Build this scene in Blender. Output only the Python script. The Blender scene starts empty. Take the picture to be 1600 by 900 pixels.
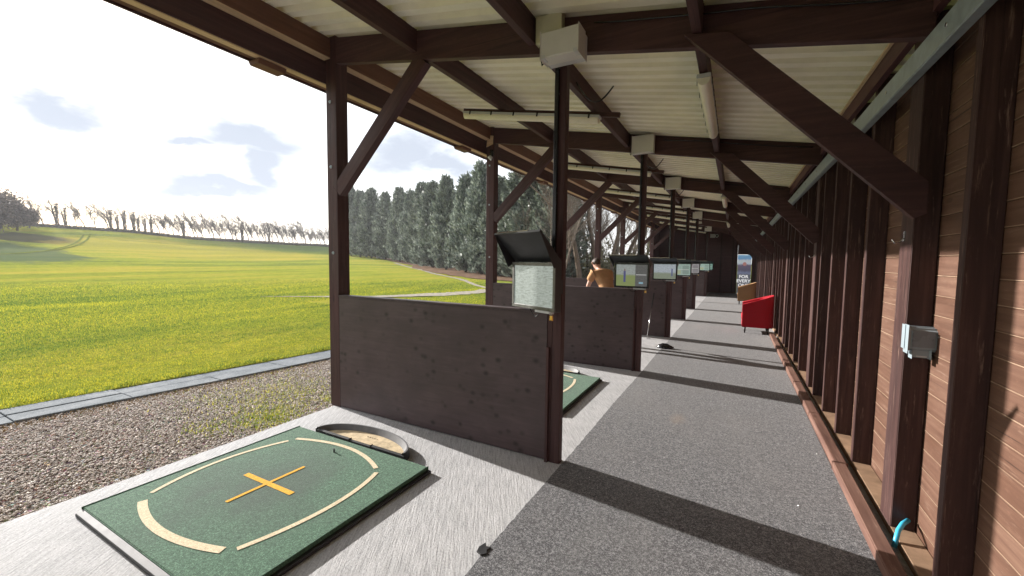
import bpy, math, random
import numpy as np
from mathutils import Vector, Matrix
R_ = math.radians
rng = np.random.default_rng(7); random.seed(7)
scn = bpy.context.scene
C = scn.collection

# ------------------------------------------------------------------ camera, sky, sun, exposure
cd = bpy.data.cameras.new('camera'); cam = bpy.data.objects.new('camera', cd); C.objects.link(cam)
F = Vector((-0.47281687, 0.87866746, -0.06623974)); RR = Vector((0.88011643, 0.47457901, 0.01303191)); UU = Vector((-0.04288671, 0.05213698, 0.99771863))
m = Matrix((RR, UU, -F)).transposed().to_4x4(); m.translation = Vector((0, 0, 1.6411))
cam.matrix_world = m
cd.sensor_width = 36; cd.lens = 645.04 / 1600 * 36; cd.clip_start = 0.05; cd.clip_end = 3000
scn.camera = cam
scn.view_settings.view_transform = 'Standard'; scn.view_settings.look = 'None'; scn.view_settings.gamma = 1
scn.view_settings.exposure = 1.2
SUN_AZ = 83.4   # degrees left of +Y
SUN_EL = 19.0
world = bpy.data.worlds.new('World'); scn.world = world; world.use_nodes = True
nt = world.node_tree; nt.nodes.clear()
def N(tree, t, **kw):
    n = tree.nodes.new(t)
    for k, v in kw.items():
        if k.startswith('i_'): n.inputs[k[2:].replace('_', ' ')].default_value = v
        else: setattr(n, k, v)
    return n
L = nt.links.new
sky = N(nt, 'ShaderNodeTexSky', sky_type='NISHITA'); sky.sun_disc = False
sky.sun_elevation = R_(SUN_EL); sky.sun_rotation = R_(-SUN_AZ); sky.altitude = 100; sky.air_density = 1.0; sky.dust_density = 2.5
tc = N(nt, 'ShaderNodeTexCoord')
bg1 = N(nt, 'ShaderNodeBackground'); bg1.inputs['Strength'].default_value = 0.13; L(sky.outputs[0], bg1.inputs['Color'])
# thin bright cloud veil with blue-grey patches, laid out by sky direction
veil = N(nt, 'ShaderNodeBackground'); veil.inputs['Strength'].default_value = 0.74
wn = N(nt, 'ShaderNodeTexNoise'); wn.inputs['Scale'].default_value = 5.5; wn.inputs['Detail'].default_value = 7; wn.inputs['Roughness'].default_value = .55
CS = 1.3
mp = N(nt, 'ShaderNodeMapping'); mp.inputs['Scale'].default_value = (1, 1, 2.2)
L(tc.outputs['Generated'], mp.inputs[0]); L(mp.outputs[0], wn.inputs[0])
sub = N(nt, 'ShaderNodeVectorMath', operation='SUBTRACT'); sub.inputs[1].default_value = (.5, .5, .5); L(wn.outputs['Color'], sub.inputs[0])
scl = N(nt, 'ShaderNodeVectorMath', operation='SCALE'); scl.inputs['Scale'].default_value = .17; L(sub.outputs[0], scl.inputs[0])
add = N(nt, 'ShaderNodeVectorMath', operation='ADD'); L(tc.outputs['Generated'], add.inputs[0]); L(scl.outputs[0], add.inputs[1])
prev = None
for (cx, cy, cz), w, hh in [((-0.938, 0.248, 0.235), .075, .05), ((-0.849, 0.482, 0.222), .10, .040), ((-0.893, 0.403, 0.199), .05, .02), ((-0.842, 0.505, 0.172), .045, .05),
                        ((-0.888, 0.442, 0.133), .10, .024), ((-0.653, 0.72, 0.232), .09, .045), ((-0.60, 0.76, 0.20), .07, .03), ((-.2, .9, .3), .3, .1), ((.5, .8, .3), .4, .1), ((-.6, -.7, .35), .3, .12)]:
    s1 = N(nt, 'ShaderNodeVectorMath', operation='SUBTRACT'); s1.inputs[1].default_value = (cx, cy, cz); L(add.outputs[0], s1.inputs[0])
    s2 = N(nt, 'ShaderNodeVectorMath', operation='MULTIPLY'); s2.inputs[1].default_value = (1 / (w * CS), 1 / (w * CS), 1 / (hh * CS)); L(s1.outputs[0], s2.inputs[0])
    ln = N(nt, 'ShaderNodeVectorMath', operation='LENGTH'); L(s2.outputs[0], ln.inputs[0])
    mr = N(nt, 'ShaderNodeMapRange'); mr.interpolation_type = 'SMOOTHSTEP'
    mr.inputs['From Min'].default_value = 1.4; mr.inputs['From Max'].default_value = .35; mr.inputs['To Min'].default_value = 0; mr.inputs['To Max'].default_value = 1
    L(ln.outputs['Value'], mr.inputs['Value'])
    if prev is None: prev = mr.outputs[0]
    else:
        mx = N(nt, 'ShaderNodeMath', operation='MAXIMUM'); L(prev, mx.inputs[0]); L(mr.outputs[0], mx.inputs[1]); prev = mx.outputs[0]
mixc = N(nt, 'ShaderNodeMix', data_type='RGBA'); mixc.inputs['A'].default_value = (.97, .985, 1, 1); mixc.inputs['B'].default_value = (.33, .375, .455, 1)
mulm = N(nt, 'ShaderNodeMath', operation='MULTIPLY'); mulm.inputs[1].default_value = .9; L(prev, mulm.inputs[0]); L(mulm.outputs[0], mixc.inputs['Factor'])
L(mixc.outputs['Result'], veil.inputs['Color'])
mixs = N(nt, 'ShaderNodeMixShader'); mf = N(nt, 'ShaderNodeMapRange'); mf.inputs['To Min'].default_value = .8; mf.inputs['To Max'].default_value = 1.0; L(prev, mf.inputs['Value']); L(mf.outputs[0], mixs.inputs[0]); L(bg1.outputs[0], mixs.inputs[1]); L(veil.outputs[0], mixs.inputs[2])
wo = N(nt, 'ShaderNodeOutputWorld'); L(mixs.outputs[0], wo.inputs['Surface'])
sd = bpy.data.lights.new('sun', 'SUN'); sd.energy = 5.0; sd.angle = R_(.55); sd.color = (1, .955, .90)
so = bpy.data.objects.new('sun', sd); C.objects.link(so)
sdir = Vector((-math.sin(R_(SUN_AZ)) * math.cos(R_(SUN_EL)), math.cos(R_(SUN_AZ)) * math.cos(R_(SUN_EL)), math.sin(R_(SUN_EL))))
so.rotation_euler = sdir.to_track_quat('Z', 'Y').to_euler(); so.location = (-20, 5, 20)
try:
    scn.cycles.max_bounces = 8; scn.cycles.diffuse_bounces = 5; scn.cycles.transparent_max_bounces = 8
except Exception: pass

# ------------------------------------------------------------------ materials
def mat(name, base=(.5, .5, .5), rough=.6, spec=.5, metal=0., coat=0.):
    m = bpy.data.materials.new(name); m.use_nodes = True
    b = m.node_tree.nodes['Principled BSDF']
    b.inputs['Base Color'].default_value = (*base, 1); b.inputs['Roughness'].default_value = rough
    b.inputs['Specular IOR Level'].default_value = spec; b.inputs['Metallic'].default_value = metal
    return m, m.node_tree, b
def ramp(t, src, stops):
    r = t.nodes.new('ShaderNodeValToRGB'); e = r.color_ramp.elements
    while len(e) > 1: e.remove(e[-1])
    e[0].position = stops[0][0]; e[0].color = (*stops[0][1], 1)
    for p_, c_ in stops[1:]:
        n = e.new(p_); n.color = (*c_, 1)
    t.links.new(src, r.inputs[0]); return r.outputs[0]
def noise(t, vec, scale, detail=4, rough=.55, dist=0., w=None):
    n = t.nodes.new('ShaderNodeTexNoise'); n.inputs['Scale'].default_value = scale; n.inputs['Detail'].default_value = detail
    n.inputs['Roughness'].default_value = rough; n.inputs['Distortion'].default_value = dist
    if vec is not None: t.links.new(vec, n.inputs['Vector'])
    if w is not None: n.noise_dimensions = '4D'; t.links.new(w, n.inputs['W'])
    return n.outputs['Fac']
def mapping(t, vec, scale=(1, 1, 1), rot=(0, 0, 0), loc=(0, 0, 0)):
    n = t.nodes.new('ShaderNodeMapping'); n.inputs['Scale'].default_value = scale; n.inputs['Rotation'].default_value = rot; n.inputs['Location'].default_value = loc
    t.links.new(vec, n.inputs[0]); return n.outputs[0]
def bump(t, b, h, strength=.3, dist=.01):
    n = t.nodes.new('ShaderNodeBump'); n.inputs['Strength'].default_value = strength; n.inputs['Distance'].default_value = dist
    t.links.new(h, n.inputs['Height']); t.links.new(n.outputs[0], b.inputs['Normal']); return n
def mixcol(t, fac, a, bb, mode='MIX'):
    n = t.nodes.new('ShaderNodeMix'); n.data_type = 'RGBA'; n.blend_type = mode
    for s, v in (('Factor', fac), ('A', a), ('B', bb)):
        if isinstance(v, (int, float)): n.inputs[s].default_value = v
        elif isinstance(v, tuple): n.inputs[s].default_value = (*v, 1)
        else: t.links.new(v, n.inputs[s])
    return n.outputs['Result']
def math_(t, op, a, b=None):
    n = t.nodes.new('ShaderNodeMath'); n.operation = op
    for i, v in enumerate((a, b)):
        if v is None: continue
        if isinstance(v, (int, float)): n.inputs[i].default_value = v
        else: t.links.new(v, n.inputs[i])
    return n.outputs[0]
def texc(t, out='Object'):
    n = t.nodes.new('ShaderNodeTexCoord'); return n.outputs[out]
def orand(t):
    n = t.nodes.new('ShaderNodeObjectInfo'); return n.outputs['Random']

def wood_mat(name, dark, mid, light, rough=.62, bs=.35, wear=0., wearcol=(.3, .2, .15)):
    m, t, b = mat(name, mid, rough, .35)
    uv = texc(t, 'UV'); r = orand(t); rw = math_(t, 'MULTIPLY', r, 37.)
    g = noise(t, mapping(t, uv, (1.6, 34, 1)), 1.0, 6, .6, .4, rw)
    big = noise(t, mapping(t, uv, (1.2, 3, 1)), 1.3, 3, .5, 0, rw)
    f = math_(t, 'ADD', math_(t, 'MULTIPLY', g, .65), math_(t, 'MULTIPLY', big, .35))
    col = ramp(t, f, [(.33, dark), (.5, mid), (.68, light)])
    ck = noise(t, mapping(t, uv, (.9, 60, 1)), 1.0, 5, .6, .5, rw)
    col = mixcol(t, math_(t, 'MULTIPLY', ramp(t, ck, [(.63, (0, 0, 0)), (.68, (1, 1, 1))]), .8), col, tuple(x * .3 for x in dark))
    dust = noise(t, mapping(t, uv, (5, 9, 1)), 2.2, 9, .75, 0, rw)
    col = mixcol(t, math_(t, 'MULTIPLY', ramp(t, dust, [(.56, (0, 0, 0)), (.74, (1, 1, 1))]), .4), col, tuple(min(1, x * 2.1 + .02) for x in mid))
    # knots
    v = t.nodes.new('ShaderNodeTexVoronoi'); v.inputs['Scale'].default_value = 1.; t.links.new(mapping(t, uv, (1.7, 5.5, 1)), v.inputs['Vector'])
    kn = ramp(t, v.outputs['Distance'], [(.05, (1, 1, 1)), (.1, (0, 0, 0))])
    col = mixcol(t, math_(t, 'MULTIPLY', kn, .55), col, tuple(x * .55 for x in dark))
    if wear > 0:
        wv = noise(t, mapping(t, uv, (2.2, 26, 1)), 1.7, 8, .72, .2, rw)
        wm = ramp(t, wv, [(.60 - .05 * wear, (0, 0, 0)), (.70, (1, 1, 1))])
        col = mixcol(t, math_(t, 'MULTIPLY', wm, wear), col, wearcol)
    t.links.new(col, b.inputs['Base Color'])
    t.links.new(ramp(t, big, [(.3, (rough - .12,) * 3), (.7, (rough + .12,) * 3)]), b.inputs['Roughness'])
    bump(t, b, g, bs, .004)
    return m
M = {}
M['frame'] = wood_mat('frame_wood', (.034, .0135, .0138), (.060, .0255, .025), (.098, .046, .043), .62, .5, .4, (.15, .09, .08))
M['stud'] = wood_mat('stud_wood', (.028, .0115, .0105), (.046, .020, .0175), (.088, .043, .036), .6, .5, .6, (.34, .22, .17))
M['clad'] = wood_mat('cladding_wood', (.074, .035, .022), (.108, .054, .035), (.155, .087, .058), .62, .4, .6, (.28, .19, .14))
M['tongue'] = wood_mat('bare_tongue_wood', (.13, .075, .05), (.28, .185, .125), (.42, .30, .21), .7, .2)
M['kerb'] = wood_mat('kerb_wood', (.085, .042, .033), (.15, .078, .058), (.23, .135, .10), .7, .5, .7, (.36, .24, .18))
M['barelit'] = wood_mat('bare_and_lit_wood', (.46, .32, .18), (.60, .44, .27), (.70, .54, .35), .7, .3)  # pale trim wood; tone raised to carry bounce light on the eaves undersides
M['brown'] = wood_mat('brown_wood', (.085, .036, .022), (.13, .058, .034), (.18, .088, .055), .6, .4, .3, (.3, .18, .1))
M['dark'] = wood_mat('end_wall_wood', (.075, .030, .032), (.105, .043, .045), (.14, .062, .062), .6, .3)
def ply():
    m, t, b = mat('painted_plywood', (.06, .04, .04), .5, .4)
    uv = texc(t, 'UV'); r = orand(t); rw = math_(t, 'MULTIPLY', r, 20.)
    g = noise(t, mapping(t, uv, (2.5, 30, 1)), 1.2, 6, .65, .8, rw)
    bl = noise(t, mapping(t, uv, (1.5, 2, 1)), 1.6, 4, .6, .3, rw)
    col = ramp(t, math_(t, 'ADD', math_(t, 'MULTIPLY', g, .45), math_(t, 'MULTIPLY', bl, .55)), [(.3, (.046, .030, .031)), (.5, (.070, .046, .048)), (.72, (.105, .073, .075))])
    v = t.nodes.new('ShaderNodeTexVoronoi'); v.inputs['Scale'].default_value = 1.; t.links.new(mapping(t, uv, (8.5, 11, 1)), v.inputs['Vector'])
    kn = ramp(t, v.outputs['Distance'], [(.08, (1, 1, 1)), (.33, (0, 0, 0))])
    band = noise(t, mapping(t, uv, (2.6, .6, 1)), 1.6, 1, .5, 0, rw)
    bm = ramp(t, band, [(.42, (0, 0, 0)), (.52, (1, 1, 1))])
    k2 = math_(t, 'MULTIPLY', math_(t, 'MULTIPLY', kn, bm), .92)
    col = mixcol(t, k2, col, (.022, .014, .014))
    sc = noise(t, mapping(t, uv, (6, 6, 1)), 4, 8, .7, 0, rw)
    col = mixcol(t, math_(t, 'MULTIPLY', ramp(t, sc, [(.64, (0, 0, 0)), (.72, (1, 1, 1))]), .35), col, (.19, .15, .15))
    t.links.new(col, b.inputs['Base Color']); bump(t, b, math_(t, 'SUBTRACT', g, k2), .3, .004)
    return m
M['ply'] = ply()
def concrete():
    m, t, b = mat('brushed_concrete', (.5, .48, .47), .85, .3)
    o = texc(t); a = mapping(t, o, rot=(0, 0, R_(-32)))
    st = noise(t, mapping(t, a, (85, 5.0, 1)), 1.0, 6, .75, .15)
    fine = noise(t, o, 75, 4, .8)
    big = noise(t, o, .9, 4, .6); mid = noise(t, o, 6, 5, .65)
    col = ramp(t, math_(t, 'ADD', math_(t, 'MULTIPLY', big, .55), math_(t, 'MULTIPLY', mid, .45)), [(.32, (.27, .28, .295)), (.5, (.41, .415, .43)), (.7, (.56, .56, .57))])
    col = mixcol(t, .45, col, ramp(t, fine, [(.38, (.20, .19, .19)), (.62, (.64, .62, .62))]))
    col = mixcol(t, .3, col, ramp(t, st, [(.40, (.16, .165, .17)), (.58, (.66, .66, .67))]))
    t.links.new(col, b.inputs['Base Color'])
    h = math_(t, 'ADD', st, math_(t, 'MULTIPLY', fine, .8)); bump(t, b, h, .7, .009)
    return m
M['concrete'] = concrete()
def carpet():
    m, t, b = mat('speckled_carpet', (.1, .1, .1), .95, .15)
    o = texc(t)
    f1 = noise(t, o, 72, 4, .9); f2 = noise(t, o, 170, 2, .8); big = noise(t, o, .8, 5, .6)
    f = math_(t, 'ADD', math_(t, 'MULTIPLY', f1, .6), math_(t, 'MULTIPLY', f2, .4))
    col = ramp(t, f, [(.41, (.018, .018, .022)), (.5, (.088, .088, .094)), (.59, (.34, .34, .35))])
    col = mixcol(t, ramp(t, big, [(.42, (0, 0, 0)), (.68, (.5, .5, .5))]), col, mixcol(t, .5, col, (.15, .135, .13)))
    lane = noise(t, mapping(t, o, (1.6, .22, 1)), 1.4, 5, .6); col = mixcol(t, ramp(t, lane, [(.5, (0, 0, 0)), (.7, (.35, .35, .35))]), col, (.17, .165, .16))
    dv = t.nodes.new('ShaderNodeVectorMath'); dv.operation = 'DISTANCE'; dv.inputs[1].default_value = (-.46, 4.55, .007); t.links.new(mapping(t, o, (1, .45, 1), loc=(0, 2.5, 0)), dv.inputs[0])
    st = math_(t, 'ADD', dv.outputs['Value'], math_(t, 'MULTIPLY', math_(t, 'SUBTRACT', noise(t, o, 22, 4, .7), .5), .12)); col = mixcol(t, ramp(t, st, [(.03, (.35, .35, .35)), (.09, (0, 0, 0))]), col, (.22, .16, .11))
    t.links.new(col, b.inputs['Base Color']); bump(t, b, f, .9, .008)
    b.inputs['Sheen Weight'].default_value = .15
    return m
M['carpet'] = carpet()
def turf(name, c1, c2, c3, worn=True):
    m, t, b = mat(name, c2, .9, .2)
    o = texc(t); f = noise(t, o, 150, 3, .85); f2 = noise(t, o, 60, 3, .6)
    col = ramp(t, math_(t, 'ADD', math_(t, 'MULTIPLY', f, .7), math_(t, 'MULTIPLY', f2, .3)), [(.40, c1), (.52, c2), (.62, c3)])
    if worn:
        # scuffed, darkened pile round the middle of the mat
        w = noise(t, mapping(t, o, (1.5, 1.1, 1)), 1.6, 5, .6)
        dv = t.nodes.new('ShaderNodeVectorMath'); dv.operation = 'DISTANCE'; dv.inputs[1].default_value = (.72, .72, .04); t.links.new(o, dv.inputs[0])
        w = math_(t, 'ADD', math_(t, 'MULTIPLY', w, .8), math_(t, 'SUBTRACT', .42, math_(t, 'MULTIPLY', dv.outputs['Value'], .55)))
        col = mixcol(t, ramp(t, w, [(.42, (0, 0, 0)), (.72, (.62, .62, .62))]), col, (.045, .062, .052))
    t.links.new(col, b.inputs['Base Color']); bump(t, b, f, .9, .007); b.inputs['Sheen Weight'].default_value = .2
    return m
M['turf'] = turf('green_mat_pile', (.018, .058, .032), (.058, .145, .085), (.16, .30, .19))
M['markcream'] = turf('cream_mat_pile', (.50, .40, .24), (.72, .61, .42), (.82, .73, .54), False)
M['markorange'] = turf('orange_mat_pile', (.55, .26, .0), (.82, .42, .0), (.93, .54, .02), False)
def simple(name, c, rough=.5, spec=.5, metal=0., var=.12, scale=8., bs=.05):
    m, t, b = mat(name, c, rough, spec, metal)
    o = texc(t); n = noise(t, o, scale, 6, .65)
    t.links.new(ramp(t, n, [(.3, tuple(x * (1 - var) for x in c)), (.7, tuple(min(1, x * (1 + var)) for x in c))]), b.inputs['Base Color'])
    t.links.new(ramp(t, n, [(.3, (max(.03, rough - .08),) * 3), (.7, (min(1, rough + .08),) * 3)]), b.inputs['Roughness'])
    if bs: bump(t, b, noise(t, o, scale * 12, 3, .6), bs, .002)
    return m
M['roof'] = simple('cream_roof_sheet', (.86, .83, .67), .6, .4, 0, .10, 2.2, .06)
M['rooftop'] = M['roof']
M['steel'] = simple('galvanised_steel', (.36, .42, .45), .42, .5, .3, .2, 14, .04)
M['rubber'] = simple('black_rubber', (.018, .018, .02), .55, .5, 0, .25, 20, .1)
M['greyrub'] = simple('grey_rubber', (.13, .13, .135), .6, .4, 0, .2, 20, .1)
M['trayfloor'] = simple('sandy_tray_floor', (.50, .40, .26), .9, .2, 0, .35, 18, .3)
M['blackplas'] = simple('black_plastic', (.012, .012, .014), .22, .5, 0, .2, 20, .03)
M['blackmetal'] = simple('black_sheet_metal', (.016, .017, .020), .42, .5, 0, .15, 10, .02)
M['greyplas'] = simple('grey_plastic', (.50, .51, .52), .5, .4, 0, .06, 6, .02)
M['paleplas'] = simple('pale_grey_plastic', (.58, .57, .54), .5, .4, 0, .06, 6, .02)
M['socket'] = simple('socket_grey', (.24, .29, .32), .4, .5, 0, .05, 10, .0)
M['socketd'] = simple('socket_window_grey', (.15, .17, .19), .3, .5, 0, .05, 10, .0)
M['cream'] = simple('cream_cover', (.56, .54, .36), .55, .4, 0, .08, 9, .02)
M['lampbody'] = simple('lamp_diffuser', (.80, .76, .62), .35, .5, 0, .05, 5, .0)
M['brass'] = simple('brass', (.75, .50, .12), .3, .5, .9, .1, 30, 0)
M['chrome'] = simple('chrome', (.75, .75, .76), .18, .5, 1., .05, 30, 0)
M['blue'] = simple('blue_pipe', (.05, .40, .62), .35, .5, 0, .06, 10, 0)
M['redfab'] = simple('red_fabric', (.36, .004, .016), .8, .3, 0, .12, 30, .1)
M['tanfab'] = simple('tan_fabric', (.29, .17, .08), .8, .3, 0, .12, 30, .1)
M['legwood'] = simple('black_leg', (.015, .012, .012), .4)
M['skin'] = simple('skin', (.55, .32, .24), .55, .4, 0, .06, 20, 0)
M['shirt'] = simple('tan_shirt_cloth', (.46, .25, .125), .85, .2, 0, .18, 9, .6)
M['trouser'] = simple('dark_trouser_cloth', (.03, .032, .045), .85, .2, 0, .15, 20, .2)
M['hair'] = simple('dark_hair', (.05, .03, .02), .6, .4, 0, .3, 60, .3)
M['white'] = simple('white_paint', (.8, .8, .8), .6, .3, 0, .05, 10, 0)
M['sole'] = simple('weathered_sole_plate', (.26, .17, .11), .8, .2, 0, .3, 7, .2)

def screen_mat(name, kind, tint=(.55, .65, .62)):
    """what the monitor is showing: light it gives off, plus a glassy front"""
    m, t, b = mat(name, (.02, .02, .02), .25, .5)
    uv = texc(t, 'UV'); sx = t.nodes.new('ShaderNodeSeparateXYZ'); t.links.new(uv, sx.inputs[0])
    u, v = sx.outputs[0], sx.outputs[1]
    n1 = noise(t, mapping(t, uv, (3, 16, 1)), 2.2, 6, .7, .4); n2 = noise(t, mapping(t, uv, (10, 10, 1)), 2, 5, .7)
    base = ramp(t, math_(t, 'ADD', math_(t, 'MULTIPLY', n1, .6), math_(t, 'MULTIPLY', n2, .4)), [(.35, tuple(x * .45 for x in tint)), (.5, tint), (.68, tuple(min(1, x * 1.35) for x in tint))])
    def step(x, e, w=.008): 
        r = t.nodes.new('ShaderNodeMapRange'); r.inputs['From Min'].default_value = e - w; r.inputs['From Max'].default_value = e + w; t.links.new(x, r.inputs['Value']); return r.outputs[0]
    def rect(u0, u1, v0, v1): 
        a = math_(t, 'MULTIPLY', step(u, u0), math_(t, 'SUBTRACT', 1., step(u, u1))); c = math_(t, 'MULTIPLY', step(v, v0), math_(t, 'SUBTRACT', 1., step(v, v1)))
        return math_(t, 'MULTIPLY', a, c)
    if kind == 'split':
        left = mixcol(t, step(v, .52, .04), (.30, .36, .14), base)
        right = ramp(t, n2, [(.3, (.09, .09, .09)), (.7, (.19, .19, .19))])
        base = mixcol(t, step(u, .62), left, right)
        base = mixcol(t, rect(.24, .31, .18, .70), base, (.10, .10, .28))
        base = mixcol(t, rect(.255, .295, .70, .80), base, (.25, .16, .15))
        base = mixcol(t, rect(.64, .97, .52, .55), base, (.75, .75, .75))
        base = mixcol(t, rect(.74, .87, .12, .20), base, (.35, .60, .75))
    elif kind == 'field':
        base = mixcol(t, math_(t, 'MULTIPLY', math_(t, 'SUBTRACT', 1., step(v, .42, .06)), .8), base, (.25, .29, .17))
        base = mixcol(t, rect(.80, .86, .2, .7), base, (.12, .14, .32))
    elif kind == 'tiles':
        base = mixcol(t, rect(.08, .45, .1, .45), base, (.5, .56, .36)); base = mixcol(t, rect(.55, .92, .1, .85), base, tuple(x * .7 for x in tint))
        base = mixcol(t, rect(.08, .92, .48, .52), base, (.75, .8, .75))
    em = t.nodes.new('ShaderNodeEmission'); t.links.new(base, em.inputs['Color']); em.inputs['Strength'].default_value = .22
    ad = t.nodes.new('ShaderNodeAddShader'); out = t.nodes['Material Output']
    t.links.new(b.outputs[0], ad.inputs[0]); t.links.new(em.outputs[0], ad.inputs[1]); t.links.new(ad.outputs[0], out.inputs['Surface'])
    t.links.new(mixcol(t, .75, base, (.02, .02, .02)), b.inputs['Base Color'])
    return m

# ------------------------------------------------------------------ mesh helper
def ob(name, mesh, m=None, parent=None):
    o = bpy.data.objects.new(name, mesh); C.objects.link(o)
    if m is not None and not mesh.materials: mesh.materials.append(m)
    if parent is not None: o.parent = parent
    return o
class MB:
    def __init__(s): s.v = []; s.f = []; s.uv = []; s.sm = []
    def quadbox(s, c, ax, ay, az, uvo=None):
        """box: centre c, half-extent vectors; UV u runs along ax (metres)"""
        c, ax, ay, az = map(Vector, (c, ax, ay, az)); i = len(s.v)
        for a in (-1, 1):
            for b in (-1, 1):
                for d in (-1, 1): s.v.append(c + ax * a + ay * b + az * d)
        o = random.random() * 9 if uvo is None else uvo
        la, lb, lc = ax.length, ay.length, az.length
        # faces with (uvs)
        def V(a, b, d): return i + (a > 0) * 4 + (b > 0) * 2 + (d > 0)
        fs = []
        for sb in (-1, 1):
            fs.append([(x, sb, z) for x, z in ((-1, -1), (1, -1), (1, 1), (-1, 1))][::(1 if sb < 0 else -1)])
        for sz in (-1, 1):
            fs.append([(x, y, sz) for x, y in ((-1, -1), (-1, 1), (1, 1), (1, -1))][::(1 if sz < 0 else -1)])
        for sx in (-1, 1):
            fs.append([(sx, y, z) for y, z in ((-1, -1), (-1, 1), (1, 1), (1, -1))][::(-1 if sx < 0 else 1)])
        cr = ax.cross(ay).dot(az) < 0
        for k, f in enumerate(fs):
            if cr: f = f[::-1]
            s.f.append([V(*q) for q in f]); s.sm.append(False)
            for (a, b, d) in f:
                if k < 2: s.uv.append((a * la + o, d * lc + o + k * .7))
                elif k < 4: s.uv.append((a * la + o + 1.3, b * lb + o + k * .7))
                else: s.uv.append((b * lb * .3 + o, d * lc + o + 2 + k))
        return s
    def box(s, x0, x1, y0, y1, z0, z1):
        c = ((x0 + x1) / 2, (y0 + y1) / 2, (z0 + z1) / 2); d = (abs(x1 - x0) / 2, abs(y1 - y0) / 2, abs(z1 - z0) / 2)
        E = [Vector((d[0], 0, 0)), Vector((0, d[1], 0)), Vector((0, 0, d[2]))]
        k = max(range(3), key=lambda q: d[q])
        return s.quadbox(c, E[k], E[(k + 1) % 3], E[(k + 2) % 3])
    def beam(s, p0, p1, w, h, side=(0, 1, 0)):
        """w along 'side' direction, h perpendicular"""
        p0, p1 = Vector(p0), Vector(p1); d = p1 - p0; n = d.normalized(); sd_ = Vector(side); sd_ = (sd_ - n * sd_.dot(n)).normalized(); up = n.cross(sd_)
        return s.quadbox((p0 + p1) / 2, d / 2, sd_ * w / 2, up * h / 2)
    def tube(s, pts, r, n=8, cap=True, smooth=True):
        pts = [Vector(q) for q in pts]; rs = r if isinstance(r, (list, tuple)) else [r] * len(pts); base = len(s.v); ref = None
        for i, q in enumerate(pts):
            d = (pts[min(i + 1, len(pts) - 1)] - pts[max(i - 1, 0)]).normalized()
            if ref is None: ref = Vector((0, 0, 1)) if abs(d.z) < .9 else Vector((1, 0, 0))
            a = (ref - d * ref.dot(d)).normalized(); ref = a; b = d.cross(a)
            for k in range(n):
                t = 2 * math.pi * k / n; s.v.append(q + (a * math.cos(t) + b * math.sin(t)) * rs[i])
        for i in range(len(pts) - 1):
            for k in range(n):
                s.f.append([base + i * n + k, base + i * n + (k + 1) % n, base + (i + 1) * n + (k + 1) % n, base + (i + 1) * n + k]); s.sm.append(smooth)
                s.uv += [(i * .1, k / n), (i * .1, (k + 1) / n), (i * .1 + .1, (k + 1) / n), (i * .1 + .1, k / n)]
        if cap:
            s.f.append([base + k for k in range(n)][::-1]); s.sm.append(False); s.uv += [(0, 0)] * n
            s.f.append([base + (len(pts) - 1) * n + k for k in range(n)]); s.sm.append(False); s.uv += [(0, 0)] * n
        return s
    def prism(s, poly, off, smooth=False):
        """poly: list of 3D points (planar), extruded by vector off"""
        poly = [Vector(q) for q in poly]; off = Vector(off); n = len(poly); i = len(s.v)
        s.v += poly + [q + off for q in poly]
        nn = Vector((0, 0, 0))
        for k in range(n): nn += poly[k].cross(poly[(k + 1) % n])
        fl = nn.dot(off) > 0
        def addf(f, sm=False):
            s.f.append(f[::-1] if fl else f); s.sm.append(sm)
            for q in s.f[-1]: s.uv.append((s.v[q].x + s.v[q].y * .3, s.v[q].z + s.v[q].y * .3))
        addf([i + k for k in range(n)]); addf([i + n + k for k in range(n)][::-1])
        for k in range(n): addf([i + k, i + n + k, i + n + (k + 1) % n, i + (k + 1) % n], smooth)
        return s
    def strip(s, A, B, smooth=True, u0=0):
        """grid between two equal-length polylines"""
        i = len(s.v); n = len(A); s.v += [Vector(q) for q in A] + [Vector(q) for q in B]
        for k in range(n - 1):
            s.f.append([i + k, i + k + 1, i + n + k + 1, i + n + k]); s.sm.append(smooth)
            s.uv += [(k / (n - 1), 0), ((k + 1) / (n - 1), 0), ((k + 1) / (n - 1), 1), (k / (n - 1), 1)]
        return s
    def build(s, name, m, parent=None, bevel=0, seg=2):
        me = bpy.data.meshes.new(name); me.from_pydata([tuple(q) for q in s.v], [], s.f); 
        ul = me.uv_layers.new(name='UVMap'); ul.data.foreach_set('uv', np.array(s.uv, dtype=np.float32).ravel())
        me.polygons.foreach_set('use_smooth', s.sm); me.update()
        o = ob(name, me, m, parent)
        if bevel:
            bv = o.modifiers.new('bevel', 'BEVEL'); bv.width = bevel; bv.segments = seg; bv.limit_method = 'ANGLE'
        return o
def tag(o, label=None, cat=None, group=None, kind=None):
    if label: o['label'] = label
    if cat: o['category'] = cat
    if group: o['group'] = group
    if kind: o['kind'] = kind
    return o
def thing(name, label, cat, loc=(0, 0, 0), rz=0., group=None):
    o = bpy.data.objects.new(name, None); C.objects.link(o); o.location = loc; o.rotation_euler = (0, 0, rz); o.empty_display_size = .1
    return tag(o, label, cat, group)
def copy_tree(o, parent=None):
    c = o.copy(); C.objects.link(c)
    if parent is not None: c.parent = parent
    for ch in [x for x in ALLCH(o)]: copy_tree(ch, c)
    return c
def ALLCH(o): return list(o.children)
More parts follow.
